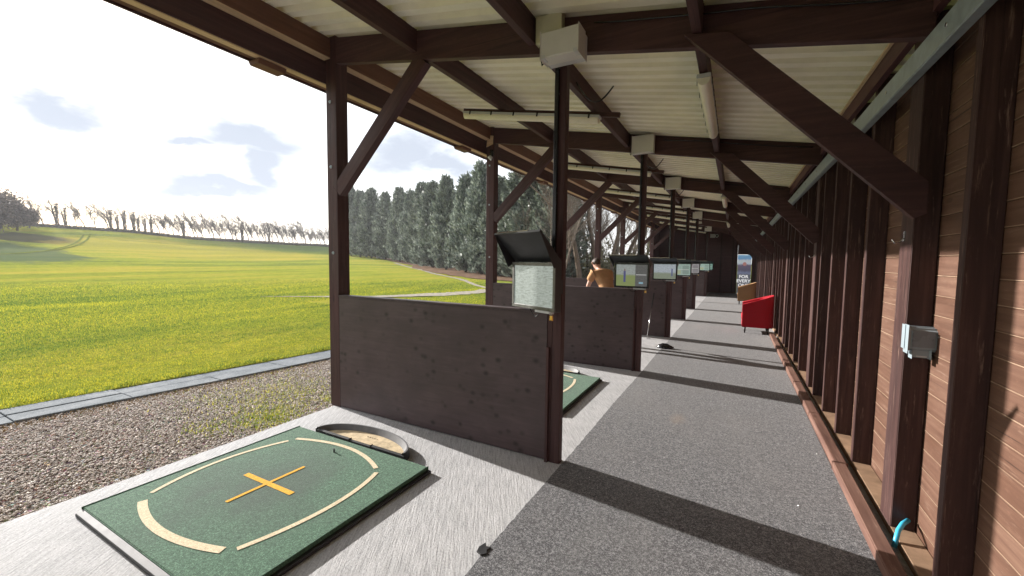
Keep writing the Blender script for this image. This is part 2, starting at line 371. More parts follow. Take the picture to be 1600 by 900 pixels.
def npmesh(name, V, Fc, m, parent=None, smooth=False, uv=None):
    """V (n,3), Fc (k,3|4) arrays"""
    me = bpy.data.meshes.new(name); k = Fc.shape[1]
    me.vertices.add(len(V)); me.vertices.foreach_set('co', np.ascontiguousarray(V, dtype=np.float32).ravel())
    me.loops.add(Fc.size); me.loops.foreach_set('vertex_index', np.ascontiguousarray(Fc, dtype=np.int32).ravel())
    me.polygons.add(len(Fc)); me.polygons.foreach_set('loop_start', np.arange(0, Fc.size, k, dtype=np.int32)); me.polygons.foreach_set('loop_total', np.full(len(Fc), k, dtype=np.int32))
    if smooth: me.polygons.foreach_set('use_smooth', np.ones(len(Fc), dtype=bool))
    me.update(calc_edges=True)
    return ob(name, me, m, parent)

# ------------------------------------------------------------------ layout constants
Y0 = 3.045; B = 3.25; XS = -3.88; XR = -1.165; YE = 25.70; YB = -9.0
def rz_bot(x): return 2.866 + (0.8 - x) * 0.178         # underside of the rafters
RH = .262
def rz_top(x): return rz_bot(x) + RH
def FY(k): return Y0 + k * B

# ------------------------------------------------------------------ terrain
ELS = [(-180, .6), (-60, .6), (0, .3), (20, .4), (30, .5), (40, .8), (45, 1.1), (49.5, 1.3), (52.5, 1.48), (66, 1.95), (71, 2.42), (77, 2.62), (85, 2.7), (110, 2.6), (150, 1.2), (180, .6)]
def terrain(x, y):
    x = np.asarray(x, float); y = np.asarray(y, float)
    az = np.degrees(np.arctan2(-x, y)); r = np.hypot(x, y)
    el = np.interp(az, [a for a, _ in ELS], [e for _, e in ELS])
    H = np.where(el > 1.2, 1.64 + 160 * np.tan(np.radians(el)), 0) + np.where(el <= 1.2, (el / 1.2) * (1.64 + 160 * math.tan(R_(1.2))), 0)
    s = np.clip((r - 12) / 148, 0, 1.0)
    k = s ** 2.3
    und = .12 * np.sin(x * .07 + 1) * np.cos(y * .09) * np.clip((r - 25) / 40, 0, 1)
    return -0.03 + H * k + und
def tz(x, y): return float(terrain(x, y))
gx = np.unique(np.concatenate([np.linspace(-900, -220, 18), np.linspace(-220, -60, 81), np.linspace(-60, 60, 81), np.linspace(60, 600, 20)]))
gy = np.unique(np.concatenate([np.linspace(-500, -60, 15), np.linspace(-60, 60, 61), np.linspace(60, 220, 81), np.linspace(220, 900, 18)]))
GX, GY = np.meshgrid(gx, gy, indexing='ij'); GZ = terrain(GX, GY)
V = np.stack([GX, GY, GZ], -1).reshape(-1, 3)
V[:, 2] -= np.where((V[:, 0] > -9) & (V[:, 0] < 6) & (V[:, 1] > -20) & (V[:, 1] < 40), .14, 0)
ny = len(gy); I = np.arange(len(gx) - 1)[:, None] * ny + np.arange(ny - 1)[None, :]
Fc = np.stack([I, I + ny, I + ny + 1, I + 1], -1).reshape(-1, 4)
def field_mat():
    m, t, b = mat('field_grass', (.2, .22, .04), 1., .0)
    o = texc(t)
    big = noise(t, mapping(t, o, (1, .5, 1)), .05, 6, .65, .8)
    strk = noise(t, mapping(t, o, (.9, .10, 1), rot=(0, 0, R_(-8))), .30, 6, .6, .5)
    fine = noise(t, o, 1.7, 6, .75); vf = noise(t, o, 14, 4, .7)
    f = math_(t, 'ADD', math_(t, 'MULTIPLY', big, .55), math_(t, 'MULTIPLY', strk, .45))
    col = ramp(t, f, [(.40, (.04, .085, .03)), (.46, (.10, .155, .03)), (.52, (.24, .26, .034)), (.61, (.44, .33, .06))])
    col = mixcol(t, .38, col, ramp(t, fine, [(.35, (.06, .09, .02)), (.6, (.38, .38, .05))]))
    col = mixcol(t, .3, col, ramp(t, vf, [(.35, (.03, .05, .015)), (.65, (.32, .33, .07))]))
    # far edge of the range beyond the mown part is rougher and greener; brown bank top left
    geo = t.nodes.new('ShaderNodeNewGeometry'); sp = t.nodes.new('ShaderNodeSeparateXYZ'); t.links.new(geo.outputs['Position'], sp.inputs[0])
    rr = t.nodes.new('ShaderNodeVectorMath'); rr.operation = 'LENGTH'; t.links.new(geo.outputs['Position'], rr.inputs[0])
    wob = math_(t, 'ADD', rr.outputs['Value'], math_(t, 'MULTIPLY', math_(t, 'SUBTRACT', noise(t, o, .02, 3, .5), .5), 60))
    wob2 = math_(t, 'SUBTRACT', wob, math_(t, 'MULTIPLY', sp.outputs[1], .32))
    mr = t.nodes.new('ShaderNodeMapRange'); mr.inputs['From Min'].default_value = 93; mr.inputs['From Max'].default_value = 99; t.links.new(wob2, mr.inputs['Value'])
    # only where y is large (right half of the ridge)
    m2 = t.nodes.new('ShaderNodeMapRange'); m2.inputs['From Min'].default_value = 50; m2.inputs['From Max'].default_value = 78; t.links.new(sp.outputs[1], m2.inputs['Value'])
    rough_ = mixcol(t, ramp(t, fine, [(.4, (0, 0, 0)), (.6, (1, 1, 1))]), (.035, .062, .02), (.07, .10, .035))
    col = mixcol(t, math_(t, 'MULTIPLY', m2.outputs[0], math_(t, 'MULTIPLY', mr.outputs[0], .85)), col, rough_)
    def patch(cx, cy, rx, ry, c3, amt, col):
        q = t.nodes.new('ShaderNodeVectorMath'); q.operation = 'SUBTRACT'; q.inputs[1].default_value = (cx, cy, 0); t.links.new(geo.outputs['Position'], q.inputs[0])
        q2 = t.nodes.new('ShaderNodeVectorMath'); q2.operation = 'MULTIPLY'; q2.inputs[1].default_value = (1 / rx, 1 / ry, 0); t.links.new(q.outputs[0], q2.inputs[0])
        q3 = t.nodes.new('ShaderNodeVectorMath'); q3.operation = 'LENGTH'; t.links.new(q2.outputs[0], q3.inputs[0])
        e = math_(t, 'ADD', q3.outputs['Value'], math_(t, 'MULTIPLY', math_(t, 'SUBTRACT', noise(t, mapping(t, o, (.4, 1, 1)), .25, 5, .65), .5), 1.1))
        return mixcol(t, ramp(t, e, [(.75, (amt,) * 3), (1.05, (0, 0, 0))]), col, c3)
    col = patch(-92, 16, 32, 8.5, (.075, .10, .06), .85, col)      # shade on the far left slope, painted into the grass colour
    col = patch(-122, 27, 15, 6, (.055, .05, .035), .9, col)        # brown bank below the wood
    col = patch(-100, 45, 34, 22, (.36, .27, .05), .38, col)        # drier golden upper slope
    t.links.new(col, b.inputs['Base Color']); bump(t, b, math_(t, 'ADD', vf, math_(t, 'MULTIPLY', fine, 2)), .8, .12)
    return m
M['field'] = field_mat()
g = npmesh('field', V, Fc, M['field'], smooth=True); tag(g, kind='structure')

# gravel bed, gravel stones, stone-slab path
def gravel_mat():
    m, t, b = mat('gravel_bed_soil', (.2, .17, .15), .95, .2)
    o = texc(t); v = t.nodes.new('ShaderNodeTexVoronoi'); v.inputs['Scale'].default_value = 42; t.links.new(o, v.inputs['Vector'])
    col = mixcol(t, .5, ramp(t, noise(t, o, 25, 5, .7), [(.3, (.16, .13, .11)), (.7, (.38, .33, .28))]), v.outputs['Color'], 'SOFT_LIGHT')
    t.links.new(col, b.inputs['Base Color']); bump(t, b, v.outputs['Distance'], .9, .02); return m
M['gravelbed'] = gravel_mat()
def gut(y):  # near (low) edge of the path, and far edge
    ys = [-8, 1.11, 4.55, 9, 16, 27]; lo = [-7.4, -6.33, -5.93, -5.75, -6.6, -9.5]
    return float(np.interp(y, ys, lo))
def strip_obj(name, ys, f0, f1, z, thick, m, kind='structure'):
    mb = MB(); A = [(f0(y), y, z) for y in ys]; Bq = [(f1(y), y, z) for y in ys]
    mb.strip(Bq[::-1], A[::-1]); 
    if thick:
        mb.strip([(q[0], q[1], q[2] - thick) for q in A][::-1], A[::-1]) if False else None
        mb.strip(A[::-1], [(q[0], q[1], q[2] - thick) for q in A][::-1], False); mb.strip([(q[0], q[1], q[2] - thick) for q in Bq][::-1], Bq[::-1], False)
    o = mb.build(name, m); return tag(o, kind=kind)
ysl = list(np.linspace(-8, 27, 71))
strip_obj('gravel_ground', ysl, lambda y: gut(y) - .3, lambda y: -3.5, -.075, 0, M['gravelbed'])
def path_mat():
    m, t, b = mat('path_stone', (.4, .42, .43), .95, .08)
    o = texc(t); n = noise(t, o, 4, 6, .65); f = noise(t, o, 60, 3, .7)
    col = ramp(t, n, [(.32, (.07, .09, .105)), (.5, (.13, .15, .168)), (.68, (.21, .225, .24))]); col = mixcol(t, .3, col, ramp(t, f, [(.35, (.08, .09, .1)), (.65, (.4, .4, .4))]))
    t.links.new(col, b.inputs['Base Color']); bump(t, b, math_(t, 'ADD', n, math_(t, 'MULTIPLY', f, .4)), .6, .01); return m
M['path'] = path_mat()
pth = MB()
y = -6.0
while y < 24:   # two rows of worn slabs with a cracked joint between them
    ln_ = .9
    for j, (a, b_) in enumerate(((.0, .27), (.29, .56))):
        wob = .012 * math.sin(y * 3 + j)
        y0_, y1_ = y + .004 + (.0 if j else .0), y + ln_ - .004
        P = [(gut(y0_) - a + wob, y0_), (gut(y1_) - a + wob, y1_), (gut(y1_) - b_ + wob, y1_), (gut(y0_) - b_ + wob, y0_)]
        dz = random.uniform(-.005, .005)
        pth.prism([(q[0], q[1], -.10) for q in P], (0, 0, .065 + dz))
    y += ln_
tag(pth.build('path', M['path'], bevel=.006), kind='structure')
# stones
def blobs(n, X, Y, Z, smin, smax, name, m, lo=None):
    base = np.array([[1, 0, 0], [-1, 0, 0], [0, 1, 0], [0, -1, 0], [0, 0, 1], [0, 0, -1]], float)
    f = np.array([[0, 2, 4], [2, 1, 4], [1, 3, 4], [3, 0, 4], [2, 0, 5], [1, 2, 5], [3, 1, 5], [0, 3, 5]])
    # cube-ish octa with jitter, rotated about z
    s = rng.uniform(smin, smax, (n, 1)) * np.column_stack([rng.uniform(.7, 1.3, n), rng.uniform(.5, 1., n), rng.uniform(.35, .7, n)])
    P = base[None] * s[:, None, :] * rng.uniform(.8, 1.2, (n, 6, 1)) + rng.normal(0, .12, (n, 6, 3)) * s[:, None, :]
    a = rng.uniform(0, 6.28, n); ca, sa = np.cos(a), np.sin(a)
    x = P[..., 0] * ca[:, None] - P[..., 1] * sa[:, None]; yy = P[..., 0] * sa[:, None] + P[..., 1] * ca[:, None]
    tl = rng.normal(0, .4, n); zz = P[..., 2] + x * tl[:, None] * .4
    W = np.stack([x + X[:, None], yy + Y[:, None], zz + Z[:, None]], -1).reshape(-1, 3)
    FF = (f[None] + (np.arange(n) * 6)[:, None, None]).reshape(-1, 3)
    return npmesh(name, W, FF, m)
def stone_mat():
    m, t, b = mat('gravel_stone', (.3, .26, .23), .85, .3)
    g_ = t.nodes.new('ShaderNodeNewGeometry')
    v = t.nodes.new('ShaderNodeTexWhiteNoise'); t.links.new(g_.outputs['Random Per Island'], v.inputs['Vector'])
    col = ramp(t, g_.outputs['Random Per Island'], [(0, (.24, .195, .165)), (.3, (.43, .365, .315)), (.55, (.54, .47, .41)), (.8, (.36, .325, .30)), (.95, (.62, .57, .52)), (1, (.48, .27, .20))])
    t.links.new(col, b.inputs['Base Color']); bump(t, b, noise(t, texc(t), 120, 3, .6), .3, .004); return m
n = 60000
Yg = rng.uniform(.2, 6.8, n); lo_ = np.array([gut(q) for q in Yg]); Xg = lo_ + rng.random(n) * (-3.87 - lo_)
o = blobs(n, Xg, Yg, np.full(n, -.068) + rng.uniform(0, .012, n), .008, .016, 'gravel', stone_mat()); tag(o, 'pinkish grey gravel strip between the concrete slab and the stone path', 'gravel', kind='stuff')

# pale stony tracks across the field
def track(name, pts, w):
    P = np.array(pts, float); tt = np.linspace(0, len(P) - 1, 40); xs = np.interp(tt, range(len(P)), P[:, 0]); ys = np.interp(tt, range(len(P)), P[:, 1]); ws = np.interp(tt, range(len(P)), w)
    for _ in range(4): xs[1:-1] = (xs[:-2] + xs[2:]) / 2 * .5 + xs[1:-1] * .5; ys[1:-1] = (ys[:-2] + ys[2:]) / 2 * .5 + ys[1:-1] * .5
    dx, dy = np.gradient(xs), np.gradient(ys); l = np.hypot(dx, dy); nx, nyy = -dy / l, dx / l
    ws = ws * (1 + .25 * rng.standard_normal(40))
    A, Bq = [], []
    for i in range(40):
        a = (xs[i] + nx[i] * ws[i], ys[i] + nyy[i] * ws[i]); b_ = (xs[i] - nx[i] * ws[i], ys[i] - nyy[i] * ws[i])
        A.append((a[0], a[1], tz(*a) + .03)); Bq.append((b_[0], b_[1], tz(*b_) + .03))
    o = MB().strip(Bq, A).build(name, M['trackm']); tag(o, kind='structure')
M['trackm'] = simple('pale_track_stones', (.27, .245, .20), 1., .0, 0, .45, 5, .5)
track('track', [(-17.5, 10.2), (-13.6, 13.0), (-12.0, 16.2), (-11.6, 19), (-11, 24)], [.05, .35, .75, .8, .8])
track('track', [(-11.2, 19.5), (-14.5, 22.2), (-20, 28.3), (-28.5, 35), (-36, 42), (-60, 62)], [.2, .2, .22, .22, .25, .5])
M['rut'] = simple('worn_tyre_track', (.12, .14, .03), 1., .0, 0, .4, 1, .3)
for off in (0, 1.9):
    tp = []
    for a, q in ((74.2, 142), (74.5, 124), (75.2, 108), (76.6, 94), (79, 82), (83, 72)): tp.append((-math.sin(R_(a)) * (q + off), math.cos(R_(a)) * (q + off) + off * .6))
    P_r = tp; tt_ = np.linspace(0, 5, 90); xs_ = np.interp(tt_, range(6), [q[0] for q in tp]); ys_ = np.interp(tt_, range(6), [q[1] for q in tp])
    for _ in range(14): xs_[1:-1] = (xs_[:-2] + 2 * xs_[1:-1] + xs_[2:]) / 4; ys_[1:-1] = (ys_[:-2] + 2 * ys_[1:-1] + ys_[2:]) / 4
    A = [(x - .1, y + .22, tz(x, y) + .07) for x, y in zip(xs_, ys_)]; Bq = [(x + .1, y - .22, tz(x, y) + .07) for x, y in zip(xs_, ys_)]
    tag(MB().strip(Bq, A).build('tyre_track', M['rut']), kind='structure')
M['soil'] = simple('leaf_litter_soil', (.15, .10, .07), 1., .0, 0, .4, 1.5, .5)
# bare leaf litter under the conifer row
P = [(-8, 24.5), (-12.5, 27.6), (-20.5, 31.4), (-28, 37), (-40, 46.5), (-53, 60), (-75, 73), (-92, 84)]
mb = MB(); A = []; Bq = []
for i, (x, y) in enumerate(P):
    for t_ in (0, .25, .5, .75):
        if i == len(P) - 1 and t_ > 0: break
        if i < len(P) - 1: xx = x + (P[i + 1][0] - x) * t_; yy = y + (P[i + 1][1] - y) * t_
        else: xx, yy = x, y
        j = random.uniform(-.5, .5); w_ = .8
        a = (xx - w_ * .6 + j * .3, yy - w_ + j); b_ = (xx + 5, yy + 8)
        A.append((a[0], a[1], tz(*a) + .05)); Bq.append((b_[0], b_[1], tz(*b_) + .06))
tag(mb.strip(Bq, A).build('leaf_litter_ground', M['soil']), kind='structure')

# grass blades on the near field
def grass_mat():
    m = bpy.data.materials.new('grass_blade'); m.use_nodes = True; t = m.node_tree; t.nodes.clear()
    o = texc(t); geo = t.nodes.new('ShaderNodeNewGeometry')
    big = noise(t, mapping(t, o, (.42, .14, 1)), .75, 5, .62, .5); f = math_(t, 'ADD', math_(t, 'MULTIPLY', math_(t, 'ADD', math_(t, 'MULTIPLY', big, .6), math_(t, 'MULTIPLY', noise(t, o, 9, 3, .7), .4)), .70), math_(t, 'MULTIPLY', geo.outputs['Random Per Island'], .30))
    col = ramp(t, f, [(.33, (.06, .11, .035)), (.46, (.12, .185, .036)), (.55, (.26, .30, .045)), (.66, (.56, .50, .05))])
    d = t.nodes.new('ShaderNodeBsdfDiffuse'); tr = t.nodes.new('ShaderNodeBsdfTranslucent'); mx = t.nodes.new('ShaderNodeMixShader'); mx.inputs[0].default_value = .45
    t.links.new(col, d.inputs['Color']); t.links.new(col, tr.inputs['Color']); t.links.new(d.outputs[0], mx.inputs[1]); t.links.new(tr.outputs[0], mx.inputs[2])
    ou = t.nodes.new('ShaderNodeOutputMaterial'); t.links.new(mx.outputs[0], ou.inputs['Surface']); return m
M['blade'] = grass_mat()
def blades(X, Y, Z, h, w, name, m):
    n = len(X); a = rng.uniform(0, math.pi, n); dx, dy = np.cos(a) * w, np.sin(a) * w
    lx, ly = rng.normal(0, .35, n) * h, rng.normal(0, .35, n) * h
    W = np.stack([np.stack([X - dx, Y - dy, Z], -1), np.stack([X + dx, Y + dy, Z], -1), np.stack([X + lx, Y + ly, Z + h], -1)], 1).reshape(-1, 3)
    return npmesh(name, W, np.arange(3 * n).reshape(-1, 3), m)
n = 620000
az = np.radians(rng.uniform(31, 87, n)); rr_ = np.exp(rng.uniform(math.log(6.0), math.log(35), n)); X = -np.sin(az) * rr_; Y = np.cos(az) * rr_
gl = np.interp(Y, [-8, 1.11, 4.55, 9, 16, 27], [-7.4, -6.33, -5.93, -5.75, -6.6, -9.5]) - .60
edge = gl - X; k = edge > -.05 + rng.random(n) * .06; X, Y, rr_, edge = X[k], Y[k], rr_[k], edge[k]
k = rng.random(len(X)) < np.clip((35 - rr_) / 12, 0, 1); X, Y, rr_, edge = X[k], Y[k], rr_[k], edge[k]
k = ~((np.abs(X + 13) < 3.2) & (Y > 10) & (np.abs((X + 12.3) - (Y - 15.5) * .25) < .75) & (Y < 20)); X, Y, rr_, edge = X[k], Y[k], rr_[k], edge[k]
cl = np.sin(X * 7.3 + np.sin(Y * 5.1)) * np.sin(Y * 6.7 + np.sin(X * 4.3)); hh = (.008 + .006 * cl + rng.uniform(0, .014, len(X))) * np.clip(rr_ / 9, 1, 2.0)
hh *= np.where(edge < .22, 1.9, 1)
o = blades(X, Y, terrain(X, Y) - .01 - np.where(rr_ < 9.5, .0, 0), hh + .014, .0042 * np.clip(rr_ / 7, 1, 4), 'grass', M['blade']); tag(o, 'short yellow-green grass of the range along the stone path', 'grass', kind='stuff')
# near base strip so that no gap shows under the blades
ysn = list(np.linspace(-8, 27, 60)); mb = MB(); A = [(gut(y) - .57, y, -.028) for y in ysn]; Bq = [(gut(y) - 5.5, y, tz(gut(y) - 5.5, y) + .002) for y in ysn]
mb.strip(Bq[::-1], A[::-1]); mb.strip(A[::-1], [(q[0], q[1], -.12) for q in A][::-1], False); tag(mb.build('field_edge', M['field']), kind='structure')
# weeds on the gravel
Xw, Yw = [], []
for cx, cy, s_, n_ in [(-4.3, 2.55, .22, 1500), (-4.6, 2.9, .35, 900), (-5.2, 2.8, .45, 1100), (-4.9, 3.4, .3, 500), (-5.6, 3.6, .4, 400), (-4.2, 3.3, .12, 300), (-4.55, 2.1, .15, 260)]:
    Xw.append(rng.normal(cx, s_, n_)); Yw.append(rng.normal(cy, s_ * .8, n_))
Xw = np.concatenate(Xw); Yw = np.concatenate(Yw); k = Xw < -3.9; Xw, Yw = Xw[k], Yw[k]
o = blades(Xw, Yw, np.full(len(Xw), -.065), rng.uniform(.012, .04, len(Xw)), np.full(len(Xw), .004), 'weeds', M['blade']); tag(o, 'patch of low green weeds growing through the gravel beside the slab', 'weeds', kind='stuff')
def straw_mat():
    m, t, b = mat('dry_straw', (.34, .24, .12), .9, .2); return m
Xw = rng.uniform(-6.6, -5.5, 1800); Yw = rng.uniform(.8, 4.5, 1800); gw = np.array([gut(q) for q in Yw]); Xw = gw + np.abs(rng.normal(0.05, .12, 1800))
o = blades(Xw, Yw, np.full(1800, -.06), rng.uniform(.008, .022, 1800), np.full(1800, .006), 'dry_grass', straw_mat()); tag(o, 'dead brown grass clippings along the near side of the stone path', 'dry grass', kind='stuff')

# ------------------------------------------------------------------ slab and carpet
mb = MB(); mb.box(XS, 1.05, YB, YE + .3, -.25, 0); tag(mb.build('concrete_floor', M['concrete'], bevel=.01), kind='structure')
ce = [(XR + random.gauss(0, .0022) + .004 * math.sin(q * 2.3), q) for q in np.arange(YB, YE - .02, .035)]
mb = MB(); mb.prism([(.758, YE - .02, .001), (.758, YB, .001)] + [(x, q, .001) for x, q in ce], (0, 0, .006)); tag(mb.build('carpet_floor', M['carpet']), kind='structure')

# ------------------------------------------------------------------ the shelter
sh = thing('driving_range_shelter', 'long open-fronted dark brown timber shelter with a sloping corrugated roof', 'shelter', (0, 0, 0))
# roof sheet
pitch = .178; ysr = []; zr = []
yy = YB
while yy < YE + .2:
    for a, z_ in ((0, 0), (.070, 0), (.084, .052), (.150, .052), (.166, 0)): ysr.append(yy + a); zr.append(z_)
    yy += pitch
mb = MB(); x0_, x1_ = -4.26, 1.12
for o_ in (0, .004):
    A = [(x0_, q, rz_top(x0_) + z_ + o_ + .002) for q, z_ in zip(ysr, zr)]; Bq = [(x1_, q, rz_top(x1_) + z_ + o_ + .002) for q, z_ in zip(ysr, zr)]
    mb.strip(A if o_ else Bq, Bq if o_ else A, False)
mb.build('roof', M['roof'], sh)
KS = list(range(-3, 8))
post_mb = MB
for k in KS:
    y = FY(k)
    if k < 7:
        mb = MB(); mb.box(-3.93, -3.775, y, y + .15, 0, rz_top(-3.93) - .01); mb.build('post', M['frame'], sh, .004)
    mb = MB(); a = (-3.774, y + .03, rz_bot(-3.774) + RH / 2); b_ = (.86, y + .03, rz_bot(.86) + RH / 2)
    mb.prism([(-3.773, y, rz_bot(-3.773)), (.88, y, rz_bot(.88)), (.88, y, rz_top(.88) - .002), (-3.773, y, rz_top(-3.773) - .002)], (0, .06, 0))
    mb.build('rafter', M['frame'], sh, .003)
    # cantilever end block of the rafter outside the post
    if k < 7:
        mb = MB(); a0 = 45; p0 = Vector((-3.79, y - .005 + .05, 2.36)); p1 = Vector((-2.62, y + .045, rz_bot(-2.62) + .02))
        mb.beam(p0, p1, .085, .15); mb.build('front_brace', M['frame'], sh, .004)
    mb = MB(); mb.prism([(-.36, y - .055, rz_bot(-.36) + .06), (.835, y - .055, 1.895), (.885, y - .055, 1.92), (.885, y - .055, 2.085), (-.09, y - .055, rz_bot(-.09) + .06)], (0, .052, 0))
    mb.build('wall_brace', M['brown'] if False else M['frame'], sh, .003)
    # wall post
    mb = MB(); mb.box(.905, 1.02, y + .20, y + .40, .05, rz_top(1.0) - .03); mb.build('wall_post', M['stud'], sh, .004)
# corridor posts
for k in (-3, -2, -1, 0, 1, 2, 3, 4, 6):
    y = FY(k); mb = MB(); mb.box(-1.266, -1.190, y, y + .075, 0.0, rz_bot(-1.2) + .01); mb.build('post', M['frame'], sh, .004)
    mb = MB(); mb.box(-1.273, -1.243, y - .032, y - .001, 1.66, 3.12 if k == 0 else 3.2); mb.build('conduit', M['blackplas'], sh, .003)
# purlins (between the rafters), front beam
for k in range(-3, 7):
    ya, yb = FY(k) + .062, FY(k + 1) - .002
    for x in (-2.70, -1.48, -.28):
        z0 = rz_bot(x) + .065; mb = MB(); mb.box(x - .03, x + .03, ya, yb, z0, rz_top(x - .03) - .004); mb.build('purlin', M['frame'], sh, .003)
    ya, yb = FY(k) + .152, FY(k + 1) - .002
    mb = MB(); mb.box(-3.952, -3.852, ya, yb, 3.752, rz_top(-3.95) - .022); o = mb.build('eaves_purlin', M['brown'], sh, .003)
    mb = MB(); mb.box(-3.950, -3.854, ya, yb, 3.742, 3.750); mb.build('lit_underside', M['barelit'], sh)  # pale strip paints ground bounce light onto the purlin's underside
mb = MB(); mb.box(-4.04, -3.954, YB, YE, 3.512, 3.79); mb.build('front_beam', M['frame'], sh, .004)
mb = MB(); mb.box(-4.036, -3.958, YB, YE, 3.502, 3.510); mb.build('lit_underside', M['barelit'], sh)  # bounced light under the front beam, again put into a pale strip
mb = MB(); mb.box(-4.125, -4.042, YB, YE, 3.515, 3.535); mb.build('fascia_lining', M['brown'], sh)
mb = MB(); mb.box(-4.15, -4.127, YB, YE, 3.497, 3.93); mb.build('fascia', M['frame'], sh, .003)
for k in range(-1, 7):
    y = FY(k) - .68; mb = MB(); mb.prism([(-4.15, y, 3.495), (-3.97, y, 3.495), (-3.99, y, 3.45), (-4.12, y, 3.45)], (0, .27, 0)); mb.build('splice_block', M['brown'], sh, .004)
# back wall: horizontal boards, studs, sole plate, top plate
mb = MB(); z = .0; prof = []
pit = .1135
while z < rz_top(1.03):
    prof += [(1.034, z), (1.024, z + .001), (1.024, z + pit - .010), (1.034, z + pit - .0005)]; z += pit
prof = [q for q in prof if q[1] < rz_top(1.03) - .02]
segs = np.linspace(YB, YE, 8)
for i in range(len(prof) - 1):
    (xa, za), (xb, zb) = prof[i], prof[i + 1]
    j = len(mb.v); mb.v += [Vector((xa, YB, za)), Vector((xa, YE + .02, za)), Vector((xb, YE + .02, zb)), Vector((xb, YB, zb))]; mb.f.append([j, j + 3, j + 2, j + 1]); mb.sm.append(False)
    off = (i // 4) * 1.37
    mb.uv += [(YB + off * 3, za + off), (YB + off * 3, zb + off), (YE + off * 3, zb + off), (YE + off * 3, za + off)]
mb.build('back_wall', M['clad'], sh)
tg = MB(); z = pit
while z < 3.0:
    tg.box(1.0225, 1.033, YB, YE, z - .0035, z - .0003); z += pit
tg.build('board_tongue', M['tongue'], sh)
mb = MB(); mb.box(1.036, 1.06, YB, YE + .02, -.05, rz_top(1.05) - .02); mb.build('wall_backing', M['dark'], sh)
for k in range(-3, 7):
    for off in (.90 + .24, 1.54 + .24, 2.20 + .24, 2.83 + .24) if k != -1 else (.9, 1.6, 2.805):
        y = FY(k) + off
        if y < YB or y > YE - .1: continue
        mb = MB(); mb.box(.905, 1.022, y, y + .055, .05, rz_top(1.02) - .003); mb.build('stud', M['stud'], sh, .003)
mb = MB(); mb.box(.905, 1.022, YB, YE, 0.0, .049); mb.build('sole_plate', M['sole'], sh, .003)
mb = MB(); mb.box(.862, .903, YB, YE, rz_top(.9) - .13, rz_top(.9) - .004); mb.build('wall_plate', M['dark'], sh)
mb = MB(); mb.box(.838, .858, YB, YE, rz_top(.84) - .022, rz_top(.84) - .004); mb.build('roof_trim', M['barelit'], sh)
# galvanised steel rail fixed to the studs, with its bolts
st = MB(); st.box(.848, .903, YB, YE, 2.728, 2.862); sr = st.build('steel_rail', M['steel'], sh, .006)
bt = MB()
for k in range(-1, 26):
    y = 1.9 + k * .9
    bt.tube([(.848, y, 2.80), (.842, y, 2.80)], .011, 8)
bt.build('bolt', M['chrome'], sr); 
# kerb timber, in lengths
y = YB
lens = [3.3, 2.35, 1.85, 1.55, 1.2, 1.2, .9, .9, .75, .75]
ends = [-2.6, .6, 2.62, 4.05, 5.3, 6.6, 7.9, 9.0, 9.9, 10.9]; y = YB
for i, e in enumerate(ends):
    dx = random.uniform(-.004, .004); mb = MB(); mb.box(.760 + dx, .846 + dx, y, e - .004, .0, .072 + random.uniform(-.003, .004)); mb.build('kerb_timber', M['kerb'], sh, .006); y = e
# end wall
mb = MB(); mb.box(-4.05, .115, YE, YE + .05, 0, 3.9); mb.build('end_wall', M['dark'], sh)
mb = MB(); mb.box(.12, 1.02, YE, YE + .05, 2.13, 3.4); mb.box(.79, 1.02, YE, YE + .05, 0, 2.128); mb.build('end_wall', M['dark'], sh)
for x in (-3.4, -2.6, -2.05, -1.42, -.70, -.12, .06):
    mb = MB(); mb.box(x - .03, x + .03, YE - .10, YE - .002, 0, rz_top(x) - .05); mb.build('end_wall_stud', M['frame'], sh, .003)
mb = MB(); mb.box(-4.0, .10, YE - .11, YE - .003, 0.001, .06); mb.build('end_wall_plate', M['brown'], sh, .003)
# side boarding of the last bay (closed front near the far end)
mb = MB(); mb.box(-3.99, -3.95, FY(6) + .16, YE, 0, 3.48); mb.build('side_wall', M['dark'], sh)

for o in [x for x in sh.children if x.name.split('.')[0] == 'post' and x.data.vertices[0].co.x < -3]:
    yb_ = o.data.vertices[0].co.y
    bt = MB()
    for z_ in (1.70, 2.62, 3.30): bt.tube([(-3.855 + .01 * math.sin(z_ * 9), yb_ - .001, z_), (-3.855 + .01 * math.sin(z_ * 9), yb_ - .006, z_)], .016, 10); bt.tube([(-3.855 + .01 * math.sin(z_ * 9), yb_ - .006, z_), (-3.855 + .01 * math.sin(z_ * 9), yb_ - .016, z_)], .008, 6)
    bt.build('bolt', M['steel'], o)
